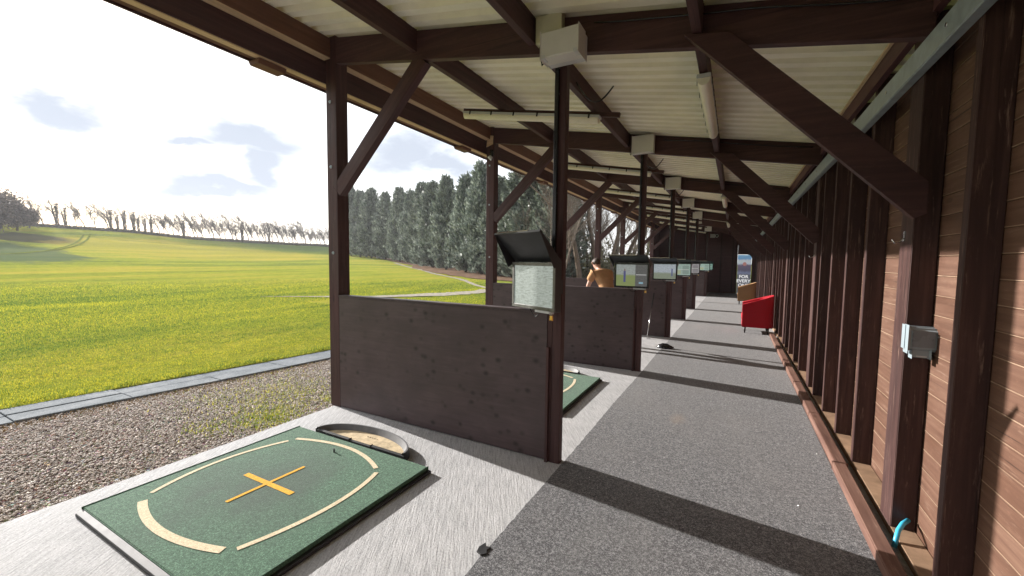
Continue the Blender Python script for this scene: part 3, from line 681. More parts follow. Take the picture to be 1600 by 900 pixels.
# ------------------------------------------------------------------ bay dividers
ordn = ['first', 'second', 'third', 'fourth', 'fifth', 'sixth', 'seventh', 'eighth', 'ninth', 'tenth']
def cardinal(i):
    base = ['first', 'second', 'third', 'fourth', 'fifth', 'sixth', 'seventh', 'eighth', 'ninth', 'tenth', 'eleventh', 'twelfth', 'thirteenth', 'fourteenth', 'fifteenth', 'sixteenth', 'seventeenth', 'eighteenth', 'nineteenth']
    if i < 19: return base[i]
    tens = ['twenty', 'thirty', 'forty', 'fifty', 'sixty']; t_, u_ = divmod(i + 1, 10)
    if u_ == 0: return ['twentieth', 'thirtieth', 'fortieth', 'fiftieth', 'sixtieth'][t_ - 2]
    return tens[t_ - 2] + '-' + base[u_ - 1]
def divider(k):
    labels = {0: 'nearest dark brown plywood bay divider, its whole knotty face in view', 1: 'dark plywood bay divider the man in the tan shirt stands behind',
              2: 'third bay divider from the camera, with a golf club leaning on it', 3: 'fourth plywood bay divider from the camera', 4: 'fifth plywood bay divider, last before the wide double bay', 6: 'farthest plywood bay divider, next to the end wall'}
    t = thing('bay_divider', labels[k], 'divider', (0, FY(k), 0), 0, 'plywood dividers between the bays')
    mb = MB(); mb.box(-3.772, -1.312, 0, .020, .012, 1.222); mb.build('panel', M['ply'], t, .0015)
    mb = MB(); mb.box(-3.772, -1.268, -.006, .085, 1.224, 1.243); mb.build('cap_rail', M['ply'], t, .003)
    mb = MB(); mb.box(-1.311, -1.268, .004, .05, 0, 1.222); mb.box(-1.309, -1.285, -.022, .003, .0, .95); mb.build('edge_batten', M['frame'], t, .003)
    mb = MB(); mb.box(-3.772, -1.312, .021, .07, .0, .06); mb.box(-3.772, -1.312, .021, .07, 1.15, 1.222)
    mb.build('rear_rail', M['frame'], t)
for k in (0, 1, 2, 3, 4, 6): divider(k)

# ------------------------------------------------------------------ display screens
kinds = {0: ('photo', (.50, .56, .53)), 1: ('split', (.42, .46, .45)), 2: ('field', (.52, .58, .64)), 3: ('tiles', (.42, .56, .50)), 4: ('tiles', (.42, .40, .42)), 6: ('tiles', (.44, .62, .54)), 7: ('tiles', (.35, .6, .5))}
slabel = {0: 'nearest monitor under a raised black hood, its screen streaked pale grey', 1: 'monitor showing a golfer beside a dark grey pane, right of the man',
          2: 'third monitor from the camera, showing a pale blue-grey fairway view', 3: 'fourth monitor from the camera, with a pale green picture', 4: 'fifth monitor from the camera, showing a dull grey picture',
          6: 'sixth monitor, bright green, right before the last sliver of a screen', 7: 'farthest monitor, only a sliver showing in front of the end wall'}
def screen(k):
    y = FY(k)
    if k == 0: c = (-1.385, y - .105, 1.446); rz = R_(-24.9); w = .52; h = .362
    else: c = (-1.325, y - .13, 1.448); rz = R_(-3); w = .50; h = .362
    if k == 0: rz = R_(-24.9)
    t = thing('monitor', slabel[k], 'screen', c, rz, 'monitors hung on the corridor posts')
    # casing, bezel
    mb = MB(); mb.box(-w / 2, w / 2, -.012, .04, -h / 2, h / 2); mb.build('casing', M['blackmetal'], t, .006)
    bz = MB(); e = .024
    bz.box(-w / 2 - .002, w / 2 + .002, -.020, -.0125, h / 2 - e, h / 2 + .002); bz.box(-w / 2 - .002, w / 2 + .002, -.020, -.0125, -h / 2 - .002, -h / 2 + e)
    bz.box(-w / 2 - .002, -w / 2 + e, -.020, -.0125, -h / 2 + e, h / 2 - e); bz.box(w / 2 - e, w / 2 + .002, -.020, -.0125, -h / 2 + e, h / 2 - e)
    bz.build('bezel', M['bezel'] if k == 0 else M['blackplas'], t, .002)
    sc = MB(); i = 0; x0, x1, z0, z1 = -w / 2 + e, w / 2 - e, -h / 2 + e, h / 2 - e
    sc.v += [Vector((x0, -.0135, z0)), Vector((x1, -.0135, z0)), Vector((x1, -.0135, z1)), Vector((x0, -.0135, z1))]; sc.f.append([0, 1, 2, 3]); sc.sm.append(False); sc.uv += [(0, 0), (1, 0), (1, 1), (0, 1)]
    sc.build('screen', screen_mat('screen_picture', *kinds[k]), t)
    # hood: shallow lid opened up over the screen
    hd = MB(); top = h / 2 + .006; ang = R_(47) if k == 0 else R_(20); ln_ = .31; d = Vector((0, -math.cos(ang), math.sin(ang))); nrm = Vector((0, math.sin(ang), math.cos(ang)))
    hw = w / 2 + .02; o0 = Vector((0, .03, top))
    hd.quadbox(o0 + d * ln_ / 2, Vector((hw, 0, 0)), d * ln_ / 2, nrm * .002)
    for sx in (-1, 1):
        a = o0 + Vector((sx * hw, 0, 0)); hd.prism([a, a + d * ln_, a + d * ln_ - nrm * .014, a - nrm * .09 + d * .02], Vector((.002 * sx, 0, 0)))
    lip = o0 + d * ln_
    hd.quadbox(lip - nrm * .010 - Vector((.5 * hw * .0, 0, 0)), Vector((hw, 0, 0)), nrm * .012, d * .0015)
    h_ = hd.build('hood', M['blackmetal'], t)
    lp = MB(); lp.quadbox(lip - nrm * .002 - Vector((hw * .22, 0, 0)) + d * .0035, Vector((hw * .72, 0, 0)), nrm * .006, d * .002); lp.build('hood_edge', M['chrome'], h_)
    # arm to the post and bottom bracket with cable
    ar = MB(); ar.box(.05, w / 2 - .05, .042, .11, -.05, .05); ar.build('mounting_arm', M['blackmetal'], t, .003)
    br = MB(); br.box(.03, .20, -.012, .03, -h / 2 - .022, -h / 2 - .001); br.build('bottom_bracket', M['greyplas'], t, .003)
    cb = MB(); pts = [(-.04 + .13 * q, -.004, -h / 2 - .004 - .055 * math.sin(math.pi * q)) for q in np.linspace(0, 1, 14)]; cb.tube(pts, .0035, 6); cb.build('cable', M['blackplas'], t)
    # padlock hanging from the bracket
    c2 = Vector(c) + Matrix.Rotation(rz, 3, 'Z') @ Vector((w / 2 - .045, -.008, -h / 2 - .07))
    plab = {0: 'brass padlock hanging under the nearest monitor', 1: 'brass padlock hanging under the golfer monitor', 2: 'small padlock under the third monitor', 3: 'small padlock under the fourth monitor', 4: 'tiny padlock under the fifth monitor', 6: 'tiny padlock under the sixth, bright green monitor', 7: ''}[k]
    if k != 7:
        pl = thing('padlock', plab, 'padlock', c2 + Vector((0, 0, .02)), rz, 'padlocks under the monitors'); pl.scale = (.62, .62, .8)
        mb = MB(); mb.box(-.02, .02, -.008, .008, -.020, .018); mb.build('lock_body', M['brass'], pl, .004)
        mb = MB(); mb.tube([(-.012, 0, .016), (-.012, 0, .040)] + [(-.012 * math.cos(a), 0, .040 + .012 * math.sin(a)) for a in np.linspace(.3, math.pi - .3, 7)] + [(.012, 0, .040), (.012, 0, .016)], .003, 6); mb.build('shackle', M['chrome'], pl)
M['bezel'] = simple('worn_grey_bezel', (.10, .10, .095), .35, .5, 0, .3, 30, .05)
for k in (0, 1, 2, 3, 4, 6, 7): screen(k)

# ------------------------------------------------------------------ junction boxes
blab = {0: 'largest grey box, on top of the nearest corridor post', 1: 'grey box at the head of the second corridor post', 2: 'grey box at the head of the third corridor post', 3: 'grey box at the head of the fourth corridor post', 4: 'grey box at the head of the fifth corridor post', 5: 'narrow grey box on the rafter of the post-less wide bay', 6: 'pale grey box above the sixth monitor, upper of two', 7: 'lowest, farthest grey box by the end wall'}
def jbox(k):
    y = FY(k)
    if k == 0: x0, x1, y0, y1, z0, z1 = -1.298, -1.010, y - .25, y - .055, 3.092, 3.272
    else: x0, x1, y0, y1, z0, z1 = -1.375, -1.075, y - .17, y - .035, 3.195, 3.44
    if k == 5: x0, x1 = -1.50, -1.30; z0, z1 = 3.3, 3.55
    if k == 7: x0, x1 = -1.27, -1.03; z0, z1 = 3.05, 3.25; y0 -= .06; y1 = YE - .115; y0 = y1 - .12
    t = thing('junction_box', blab[k], 'box', ((x0 + x1) / 2, (y0 + y1) / 2, z0), 0, 'grey boxes at the heads of the corridor posts')
    w, d, h = (x1 - x0) / 2, (y1 - y0) / 2, z1 - z0
    mb = MB(); mb.box(-w, w, -d, d * .35, 0, h); mb.build('cover', M['paleplas'], t, .008)
    mb = MB(); mb.box(-w + .006, w - .006, d * .37, d, .006, h - .006); mb.build('back_box', M['greyplas'], t, .006)
    mb = MB(); mb.box(w - .035, w - .012, -d - .003, -d * .4, .001 - .004, .018); mb.box(-w + .012, -w + .035, -d - .003, -d * .4, -.003, .018); mb.build('latch', M['greyplas'], t, .003)
    if k not in (5, 7):
        mb = MB(); mb.tube([(-w + .02, 0, .05), (-w - .03, 0, .0), (-w - .045, 0.02, .05), (-w - .03, .03, .16)], .006, 6); mb.build('cable', M['blackplas'], t)
for k in range(8): jbox(k)
t = thing('cover_box', 'cream square cover on the rafter behind the nearest grey box', 'box', (-1.32, Y0 - .03, 3.31))
mb = MB(); mb.box(-.105, .105, -.028, .028, 0, .20); mb.build('cover', M['cream'], t, .006)
mb = MB(); mb.box(-.09, .09, .0285, .032, .01, .19); mb.build('back_plate', M['greyplas'], t)

for k in (0, 1, 2):   # loose black cable clipped along the rafter
    y = FY(k) - .012; cb = MB(); cb.tube([(x, y - .004 * math.sin(x * 9), rz_top(x) - .05 - .016 * abs(math.sin(x * 2.4 + k))) for x in np.linspace(-.98, .78, 24)], .006, 6); cb.build('cable', M['blackplas'], sh)
    cb = MB(); cb.tube([(-1.44 + .30 * q, FY(k) + .9 + .25 * q, rz_bot(-1.4) + .13 - .17 * math.sin(q * math.pi)) for q in np.linspace(0, 1, 14)], .008, 6); cb.build('cable', M['blackplas'], sh)
# ------------------------------------------------------------------ batten lamps
def batten_lamp(loc, rot, length, label, grp):
    t = thing('batten_lamp', label, 'lamp', loc, 0, grp); t.rotation_euler = rot
    h = length / 2
    mb = MB(); mb.prism([(-h, -.05, -.0), (-h, .05, 0), (-h, .052, -.028), (-h, -.052, -.028)], (length, 0, 0)); mb.build('housing', M['greyplas'], t, .003)
    mb = MB(); pr = [(-h + .01, .048 * math.cos(a), -.029 - .058 * math.sin(a)) for a in np.linspace(0, math.pi, 13)]; mb.prism(pr, (length - .02, 0, 0), True); mb.build('diffuser', M['lampbody'], t, .002)
    for q in np.linspace(-h + .12, h - .12, 6):
        mb = MB(); mb.box(q - .009, q + .009, -.058, -.0535, -.042, .006); mb.box(q - .009, q + .009, .0535, .058, -.042, .006); mb.build('clip', M['blackplas'], t)
    return t
sl = math.atan(.178)
for k in range(0, 7):
    y = FY(k) + 1.62; cx = -2.33; z = rz_bot(cx) + .04
    mb = MB(); mb.beam((-3.3, y + .05, rz_bot(-3.3) + .052), (-1.2, y + .05, rz_bot(-1.2) + .052), .045, .05); mb.build('lamp_batten', M['frame'], sh)
    batten_lamp((cx, y, rz_bot(cx) + .022), (0, sl, 0), 1.88, '%s sloping batten lamp from the camera, across the bays under the roof' % ordn[k], 'batten lamps set across the bays')
for i, k in enumerate((0, 2, 4)):
    y = FY(k) + 1.35; x = -.275
    batten_lamp((x, y, rz_bot(x) + .05), (0, 0, R_(90)), 1.60, ['nearest batten lamp over the carpet, running along the corridor', 'second lamp over the carpet, its end just below the brace', 'farthest lamp over the carpet, a small pale end'][i], 'batten lamps over the corridor')

# ------------------------------------------------------------------ hitting mats
def arc_strip(pts_mid, w, z):
    """flat ribbon along a quadratic arc a->b through m, with given half widths at ends/mid"""
    a, m_, b_ = [Vector((*q, 0)) for q in pts_mid]; ctrl = m_ * 2 - (a + b_) / 2; A = []; Bq = []
    for t_ in np.linspace(0, 1, 25):
        q = a * (1 - t_) ** 2 + ctrl * 2 * t_ * (1 - t_) + b_ * t_ ** 2; d = (ctrl - a) * 2 * (1 - t_) + (b_ - ctrl) * 2 * t_; nn = Vector((-d.y, d.x, 0)).normalized()
        A.append(q + nn * w / 2 + Vector((0, 0, z))); Bq.append(q - nn * w / 2 + Vector((0, 0, z)))
    return A, Bq
def hitting_mat(y, label, ox=-3.578):
    oy = y
    t = thing('hitting_mat', label, 'mat', (ox, oy, 0), 0, 'green hitting mats in the bays')
    W = 1.56; D = 1.49
    mb = MB(); mb.prism([(0, -.035, .0), (W + .03, -.035, .0), (W + .03, D, .0), (0, D, .0)], (0, 0, .022)); mb.build('rubber_base', M['rubber'], t, .006)
    mb = MB(); mb.prism([(0.0, -.032, .023), (W, -.032, .023), (W, -.002, .036), (0, -.002, .036)][::1], (0, 0, .001)); mb.build('ramp_edge', M['greyrub'], t, .002)  # sunlight on the rubber ramp is put into this lighter grey
    mb = MB(); mb.box(0.004, W, 0, D - .004, .023, .045); mb.build('turf', M['turf'], t, .005, 3)
    for nm, m_, w, p3 in [('cream_line', 'markcream', .030, ((.180, .285), (.095, .76), (.215, 1.235))), ('cream_line', 'markcream', .035, ((.232, 1.296), (.76, 1.40), (1.235, 1.268))),
                          ('cream_line', 'markcream', .034, ((1.285, 1.225), (1.352, .77), (1.245, .262))), ('cream_line', 'markcream', .050, ((.245, .215), (.70, .128), (1.19, .218)))]:
        A, Bq = arc_strip(p3, w, .0478); MB().strip(Bq, A).build(nm, M[m_], t)
    cr = MB(); cr.strip(*[[Vector((q[0], q[1], .0478)) for q in s] for s in (((.475, .716), (1.005, .722)), ((.475, .756), (1.005, .762)))])
    cr.build('orange_line', M['markorange'], t)
    cr = MB(); cr.strip(*[[Vector((q[0], q[1], .0482)) for q in s] for s in (((.712, .472), (.732, 1.015)), ((.738, .472), (.757, 1.015)))][::-1])
    cr.build('orange_line', M['markorange'], t)
    mb = MB(); mb.tube([(.735, 1.29, .045), (.735, 1.29, .072), (.735, 1.29, .075)], [.007, .006, .010], 10); mb.build('rubber_tee', M['rubber'], t)
    return t
m0 = hitting_mat(.935, 'green hitting mat in the foreground with cream curves and an orange cross')
m1 = hitting_mat(4.04, 'green mat corner showing behind the nearest divider', -3.13)

# ball tray: half-round rubber tray against the far edge of the mat
def ball_tray(x, y, label):
    t = thing('ball_tray', label, 'tray', (x, y, 0), 0, 'half-round ball trays beside the mats')
    r = .545; hgt = .27; nn = 28
    def arcp(rx, ry, z, y0=0): return [Vector((-rx * math.cos(a), y0 + ry * math.sin(a), z)) for a in np.linspace(0, math.pi, nn)]
    wl = MB(); o0, o1, i1, i0 = arcp(r, hgt, 0), arcp(r - .010, hgt - .008, .072), arcp(r - .026, hgt - .021, .072), arcp(r - .055, hgt - .045, .02)
    wl.strip(o1, o0); wl.build('rim_wall', M['rubber'], t)
    tp = MB(); tp.strip(i1, o1); tp.build('rim_top', M['greyrub'], t)
    iw = MB(); iw.strip(i0, i1); iw.build('inner_wall', M['greyrub'], t)
    fl = MB(); fl.prism([Vector((q.x, q.y, .012)) for q in arcp(r - .05, hgt - .04, 0)] , (0, 0, .010)); fl.build('tray_floor', M['trayfloor'], t)
    fr = MB(); fr.box(-r, -.10, -.004, .022, 0, .052); fr.box(-.10, .16, -.004, .018, 0, .046); fr.box(.16, r, -.004, .022, 0, .052); fr.build('front_rim', M['rubber'], t, .004)
    sl_ = MB()
    for i in range(5): sl_.box(-.05 + i * .028, -.035 + i * .028, .155 + .001 * i, .163, .0225, .0235)
    sl_.build('drain_slot', M['blackplas'], t)
ball_tray(-2.83, 2.452, 'half-round black rubber tray with a sandy floor beside the foreground mat')
ball_tray(-2.42, 4.04 + 1.517, 'pale curved rim of the tray by the mat behind the nearest divider')

# ------------------------------------------------------------------ socket, hook, pipe, camera
t = thing('power_socket', 'grey weatherproof double socket on the wall post at the right', 'socket', (.968, FY(0) + .199, 1.12))
mb = MB(); mb.box(-.075, .08, -.035, .0, .045, .170); mb.build('back_box', M['socket'], t, .008, 3)
mb = MB(); mb.box(-.072, .072, -.075, -.036, .032, .165); mb.build('cover', M['socket'], t, .016, 4)
mb = MB(); mb.box(-.05, .05, -.0785, -.0765, .055, .150); mb.build('window', M['socketd'], t, .001)
mb = MB(); mb.box(-.045, .038, -.062, -.02, -.008, .040); mb.build('cable_entry', M['socket'], t, .008, 3)
mb = MB(); mb.box(-.025, .02, -.064, -.0625, -.002, .004); mb.build('latch', M['greyplas'], t)
for (yy, zz, lb) in ((FY(0) + .32, 1.79, 'small bent white coat hook on the nearest wall post under the brace'), (FY(1) + .3, 1.74, 'small dark hook on the second wall post under its brace')):
    t = thing('coat_hook', lb, 'hook', (.905, yy, zz))
    mb = MB(); mb.box(-.006, -.001, -.012, .012, 0, .06); mb.build('hook_plate', M['chrome'], t)
    mb = MB(); mb.tube([(-.004, 0, .02), (-.02, 0, -.005), (-.045, 0, -.01), (-.06, 0, .012)], .004, 6); mb.build('hook_arm', M['chrome'], t)
t = MB(); t.tube([(.878, 3.06, .02), (.888, 3.075, .065), (.905, 3.11, .10), (.94, 3.17, .118), (.98, 3.23, .118)], .0125, 10); tag(t.build('water_pipe', M['blue']), 'short bright blue pipe bent out of the wall by the kerb', 'pipe')
t = thing('dome_camera', 'small round white security camera on the dark end wall', 'camera', (-.95, YE - .0, 3.16))
mb = MB(); mb.tube([(0, 0, 0), (0, -.05, 0), (0, -.06, 0)], [.09, .09, .07], 20); mb.build('housing', M['white'], t)
mb = MB(); mb.tube([(0, -.0605, 0), (0, -.085, 0), (0, -.10, 0)], [.06, .05, .02], 16); mb.build('lens_dome', M['blackplas'], t)
t = thing('sensor', 'small black sensor on the second front post near the eaves', 'sensor', (-3.80, FY(1) - .04, 3.55))
mb = MB(); mb.tube([(0, 0, 0), (0, -.005, -.10)], .03, 12); mb.build('sensor_body', M['blackplas'], t)
mb = MB(); mb.tube([(0, -.01, -.11), (-.03, -.03, -.15)], [.03, .045], 12); mb.build('sensor_head', M['greyplas'], t)
t = MB(); t.prism([(-3.93, FY(1) - .012, 3.62), (-3.80, FY(1) - .012, 3.66), (-3.79, FY(1) - .012, 3.80), (-3.90, FY(1) - .012, 3.82)], (0, .01, 0)); tag(t.build('wood_gusset', M['barelit']), 'pale wooden plate on the second front post under the eaves', 'plate')

mb = MB(); ys_ = [(-1.205, 1.86), (-1.17, 1.85), (-1.145, 1.875), (-1.16, 1.90), (-1.15, 1.93), (-1.18, 1.925), (-1.20, 1.95), (-1.215, 1.90)]
mb.prism([(x, y, .0075) for x, y in ys_], (0, 0, .007)); tag(mb.build('rubber_scrap', M['rubber'], None, .002), 'torn black rubber scrap on the carpet edge nearest the camera', 'scrap')
# ------------------------------------------------------------------ tub armchairs
def tub_chair(loc, fab, label, sc=1.):
    t = thing('tub_chair', label, 'armchair', loc, 0, 'tub armchairs along the wall')
    # plan: x depth (0 front ... .62 back against wall), y width .66
    Wd, Dp = .66 * sc, .63 * sc; n = 30
    def plan(inset):
        out = []
        R1 = .24
        hw = Wd / 2 - inset; xb = Dp - inset; xf = 0.
        pts = [(xf, -hw)]
        for a in np.linspace(-90, 0, 9): pts.append((xb - R1 + R1 * math.cos(R_(a)), -hw + R1 + R1 * math.sin(R_(a))))
        for a in np.linspace(0, 90, 9): pts.append((xb - R1 + R1 * math.cos(R_(a)), hw - R1 + R1 * math.sin(R_(a))))
        pts.append((xf, hw)); return pts
    def top(x): return (.665 + .21 * (x / Dp)) * sc + .02
    po, pi_ = plan(0), plan(.085)
    bot = .15
    sh_ = MB()
    O0 = [(x + (.02 if 0 < i < 19 else .0), y * .97, bot) for i, (x, y) in enumerate(po)]; O1 = [(x, y, top(x)) for x, y in po]; I1 = [(x, y, top(x) - .002) for x, y in pi_]; I0 = [(x, y, bot) for x, y in pi_]
    sh_.strip(O1, O0); sh_.strip(I1, O1, True); sh_.strip(I0, I1)
    for j in (0, -1):
        q = [O0[j], O1[j], I1[j], I0[j]]; i = len(sh_.v); sh_.v += [Vector(a) for a in q]; sh_.f.append([i, i + 1, i + 2, i + 3]); sh_.sm.append(False); sh_.uv += [(0, 0)] * 4
    sh_.build('shell', fab, t)
    pp = MB(); pp.tube([(x, y, z_) for x, y, z_ in O1], .008, 6); pp.build('piping', fab, t)
    mb = MB(); mb.prism([(x, y, bot) for x, y in plan(.088)], (0, 0, .16)); mb.build('base', fab, t, .01)
    mb = MB(); mb.prism([(x + (-.015 if x < .1 else 0), y, bot + .162) for x, y in plan(.09)], (0, 0, .14)); mb.build('seat_cushion', fab, t, .03, 4)
    for x in (.06, Dp - .10):
        for y in (-Wd / 2 + .07, Wd / 2 - .07):
            mb = MB(); mb.tube([(x, y, .155), (x + .005, y, 0.008)], [.028, .013], 10); mb.build('leg', M['legwood'], t)
    return t
tub_chair((.205, 11.43, 0), M['redfab'], 'red tub armchair on black legs standing against the wall')
tub_chair((.15, 19.1, 0), M['tanfab'], 'tan tub armchair standing behind the red one')

# ------------------------------------------------------------------ banner in the doorway
def text_mesh(name, s, size, loc, m, parent, bold=0.004):
    cu = bpy.data.curves.new(name, 'FONT'); cu.body = s; cu.size = size; cu.align_x = 'CENTER'; cu.offset = bold; cu.extrude = .001
    tmp = bpy.data.objects.new(name, cu); C.objects.link(tmp); bpy.context.view_layer.update()
    me = bpy.data.meshes.new_from_object(tmp.evaluated_get(bpy.context.evaluated_depsgraph_get())); C.objects.unlink(tmp); bpy.data.objects.remove(tmp)
    o = ob(name, me, m, parent); o.location = loc; o.rotation_euler = (R_(90), 0, 0); return o
def banner_mat():
    m, t, b = mat('banner_print', (.3, .3, .35), .6, .3)
    uv = texc(t, 'UV'); sx = t.nodes.new('ShaderNodeSeparateXYZ'); t.links.new(uv, sx.inputs[0]); v = sx.outputs[1]
    n_ = noise(t, mapping(t, uv, (4, 8, 1)), 1.6, 5, .6, .8)
    col = ramp(t, math_(t, 'ADD', v, math_(t, 'MULTIPLY', math_(t, 'SUBTRACT', n_, .5), .10)), [(.0, (.16, .16, .19)), (.48, (.17, .18, .22)), (.53, (.26, .30, .46)), (.6, (.16, .15, .22)), (.73, (.22, .18, .26)), (.78, (.70, .80, .90)), (.86, (.72, .78, .84)), (.90, (.22, .45, .75)), (1, (.30, .55, .82))])
    # round pinkish shape of the pictured head
    s1 = t.nodes.new('ShaderNodeVectorMath'); s1.operation = 'SUBTRACT'; s1.inputs[1].default_value = (.52, .765, 0); t.links.new(uv, s1.inputs[0])
    s2 = t.nodes.new('ShaderNodeVectorMath'); s2.operation = 'MULTIPLY'; s2.inputs[1].default_value = (1, 2.9, 0); t.links.new(s1.outputs[0], s2.inputs[0])
    l_ = t.nodes.new('ShaderNodeVectorMath'); l_.operation = 'LENGTH'; t.links.new(s2.outputs[0], l_.inputs[0])
    col = mixcol(t, ramp(t, l_.outputs['Value'], [(.12, (1, 1, 1)), (.16, (0, 0, 0))]), col, (.62, .30, .27))
    t.links.new(col, b.inputs['Base Color'])
    t.links.new(col, b.inputs['Emission Color']); b.inputs['Emission Strength'].default_value = .18  # print gives off a faint glow of its own
    return m
t = thing('banner', 'faintly glowing poster in the end doorway reading FOR EVERY ONE under a blue sky', 'poster', (.45, YE - .02, 0))
mb = MB(); x0, x1, z0, z1 = -.325, .325, .02, 2.11
mb.v += [Vector((x0, -.012, z0)), Vector((x1, -.012, z0)), Vector((x1, -.012, z1 - .12)), Vector((x1 - .10, -.012, z1)), Vector((x0, -.012, z1))]; mb.f.append([0, 1, 2, 3, 4]); mb.sm.append(False)
mb.uv += [(0, 0), (1, 0), (1, .94), (.85, 1), (0, 1)]; mb.build('print', banner_mat(), t)
mb = MB(); mb.box(x0, x1, -.009, .0, z0, z1 - .13); mb.build('backing', M['blackplas'], t)
wm, wt, wb = mat('white_lettering', (.85, .85, .85), .6); wb.inputs['Emission Color'].default_value = (1, 1, 1, 1); wb.inputs['Emission Strength'].default_value = .3  # letters glow a little as well
for i, s_ in enumerate(('FOR', 'EVERY', 'ONE')): text_mesh('lettering', s_, .235, (-.01, -.016, .86 - i * .235), wm, t, .006)

# ------------------------------------------------------------------ things in the second bay
mb = MB(); rings = []
for i, (z, r_) in enumerate([(0.006, .12), (.03, .14), (.06, .115), (.085, .06), (.092, .01)]):
    ring = [Vector((-1.12 + (r_ * (1 + .18 * math.sin(3 * a + i))) * math.cos(a) * 1.1, 8.27 + r_ * .55 * (1 + .15 * math.cos(4 * a + i)) * math.sin(a), z + .012 * math.sin(5 * a + i * 2))) for a in np.linspace(0, 2 * math.pi, 19)]
    rings.append(ring)
for a, b_ in zip(rings[:-1], rings[1:]): mb.strip(a, b_)
tag(mb.build('ball_bag', M['blackplas']), 'small crumpled black bag on the seam of concrete and carpet', 'bag')
def golf_club(p0, p1, label):
    t = thing('golf_club', label, 'golf club', p0); d = Vector(p1) - Vector(p0)
    mb = MB(); mb.tube([(0, 0, .01), d * .7], [.0055, .0065], 8); mb.build('shaft', M['chrome'], t)
    mb = MB(); mb.tube([d * .7, d], [.011, .014], 10); mb.build('grip', M['rubber'], t)
    mb = MB(); mb.prism([(-.01, -.008, .0), (.075, -.012, .0), (.085, -.01, .045), (.0, -.006, .03)], (0, .018, 0)); mb.build('club_head', M['chrome'], t, .003)
golf_club((-1.60, 9.12, 0.003), (-1.55, 9.50, .96), 'golf club leaning upright against the third bay divider')
golf_club((-2.95, 8.72, .002), (-2.60, 8.42, .86), 'golf club held by the man in the tan shirt')

# ------------------------------------------------------------------ person
def skin_obj(name, verts, edges, radii, m, parent=None, sub=2, root=0):
    me = bpy.data.meshes.new(name); me.from_pydata([tuple(v) for v in verts], edges, []); me.update()
    o = ob(name, me, m, parent)
    md = o.modifiers.new('skin', 'SKIN'); md.use_smooth_shade = True
    sk = me.skin_vertices[0].data if me.skin_vertices else None
    if sk is None:
        import bmesh
        bm = bmesh.new(); bm.from_mesh(me); bm.verts.layers.skin.verify(); bm.to_mesh(me); bm.free(); sk = me.skin_vertices[0].data
    for i, r_ in enumerate(radii): sk[i].radius = (r_ if isinstance(r_, tuple) else (r_, r_)); sk[i].use_root = (i == root)
    s = o.modifiers.new('sub', 'SUBSURF'); s.levels = sub; s.render_levels = sub
    return o
pl = Vector((-2.20, 8.02, 0)); fw = Vector((-.75, .66, 0)).normalized(); lf = Vector((-fw.y, fw.x, 0))   # facing and its left side
def P_(f, l, z): return pl + fw * f + lf * l + Vector((0, 0, z))
per = thing('person', 'man in a tan T-shirt bent forward behind the second bay divider, back to camera', 'person', tuple(pl))
pl = Vector((0, 0, 0))
V_ = [P_(-.10, 0, .94), P_(-.04, 0, 1.08), P_(.06, 0, 1.24), P_(.17, 0, 1.38), P_(.27, 0, 1.465), P_(.33, 0, 1.51), P_(.38, 0, 1.56), P_(.40, 0, 1.63),
      # left arm 8-11, right arm 12-15
      P_(.20, .19, 1.40), P_(.30, .25, 1.13), P_(.48, .10, .93), P_(.53, .05, .87),
      P_(.20, -.19, 1.40), P_(.28, -.25, 1.12), P_(.47, -.08, .92), P_(.54, -.03, .84),
      # legs 16.. L hip knee ankle toe, R
      P_(-.08, .10, .90), P_(.02, .17, .50), P_(-.05, .20, .09), P_(.10, .23, .045),
      P_(-.08, -.10, .90), P_(.02, -.17, .50), P_(-.05, -.20, .09), P_(.10, -.23, .045)]
E_ = [(0, 1), (1, 2), (2, 3), (3, 4), (4, 5), (5, 6), (6, 7), (3, 8), (8, 9), (9, 10), (10, 11), (3, 12), (12, 13), (13, 14), (14, 15), (0, 16), (16, 17), (17, 18), (18, 19), (0, 20), (20, 21), (21, 22), (22, 23)]
Rd = [(.12, .09), (.11, .08), (.11, .08), (.10, .08), (.06, .06), (.055, .055), (.08, .075), (.085, .10), .062, .042, .030, .030, .062, .042, .030, .030, .085, .06, .042, .035, .085, .06, .042, .035]
skin_obj('body', V_, E_, Rd, M['skin'], per)
Vs = [P_(-.09, 0, .93), P_(-.04, 0, 1.07), P_(.06, 0, 1.24), P_(.165, 0, 1.38), P_(.245, 0, 1.445), P_(.20, .19, 1.405), P_(.265, .235, 1.24), P_(.20, -.19, 1.405), P_(.255, -.235, 1.23)]
skin_obj('shirt', Vs, [(0, 1), (1, 2), (2, 3), (3, 4), (3, 5), (5, 6), (3, 7), (7, 8)], [(.168, .135), (.155, .122), (.165, .13), (.172, .128), (.10, .09), .088, .082, .088, .082], M['shirt'], per)
Vt = [P_(-.10, 0, .96), P_(-.10, 0, .90), P_(-.07, .10, .86), P_(.02, .17, .50), P_(-.05, .20, .10), P_(-.07, -.10, .86), P_(.02, -.17, .50), P_(-.05, -.20, .10)]
skin_obj('trousers', Vt, [(0, 1), (1, 2), (2, 3), (3, 4), (1, 5), (5, 6), (6, 7)], [(.16, .125), (.17, .135), .11, .082, .07, .11, .082, .07], M['trouser'], per)
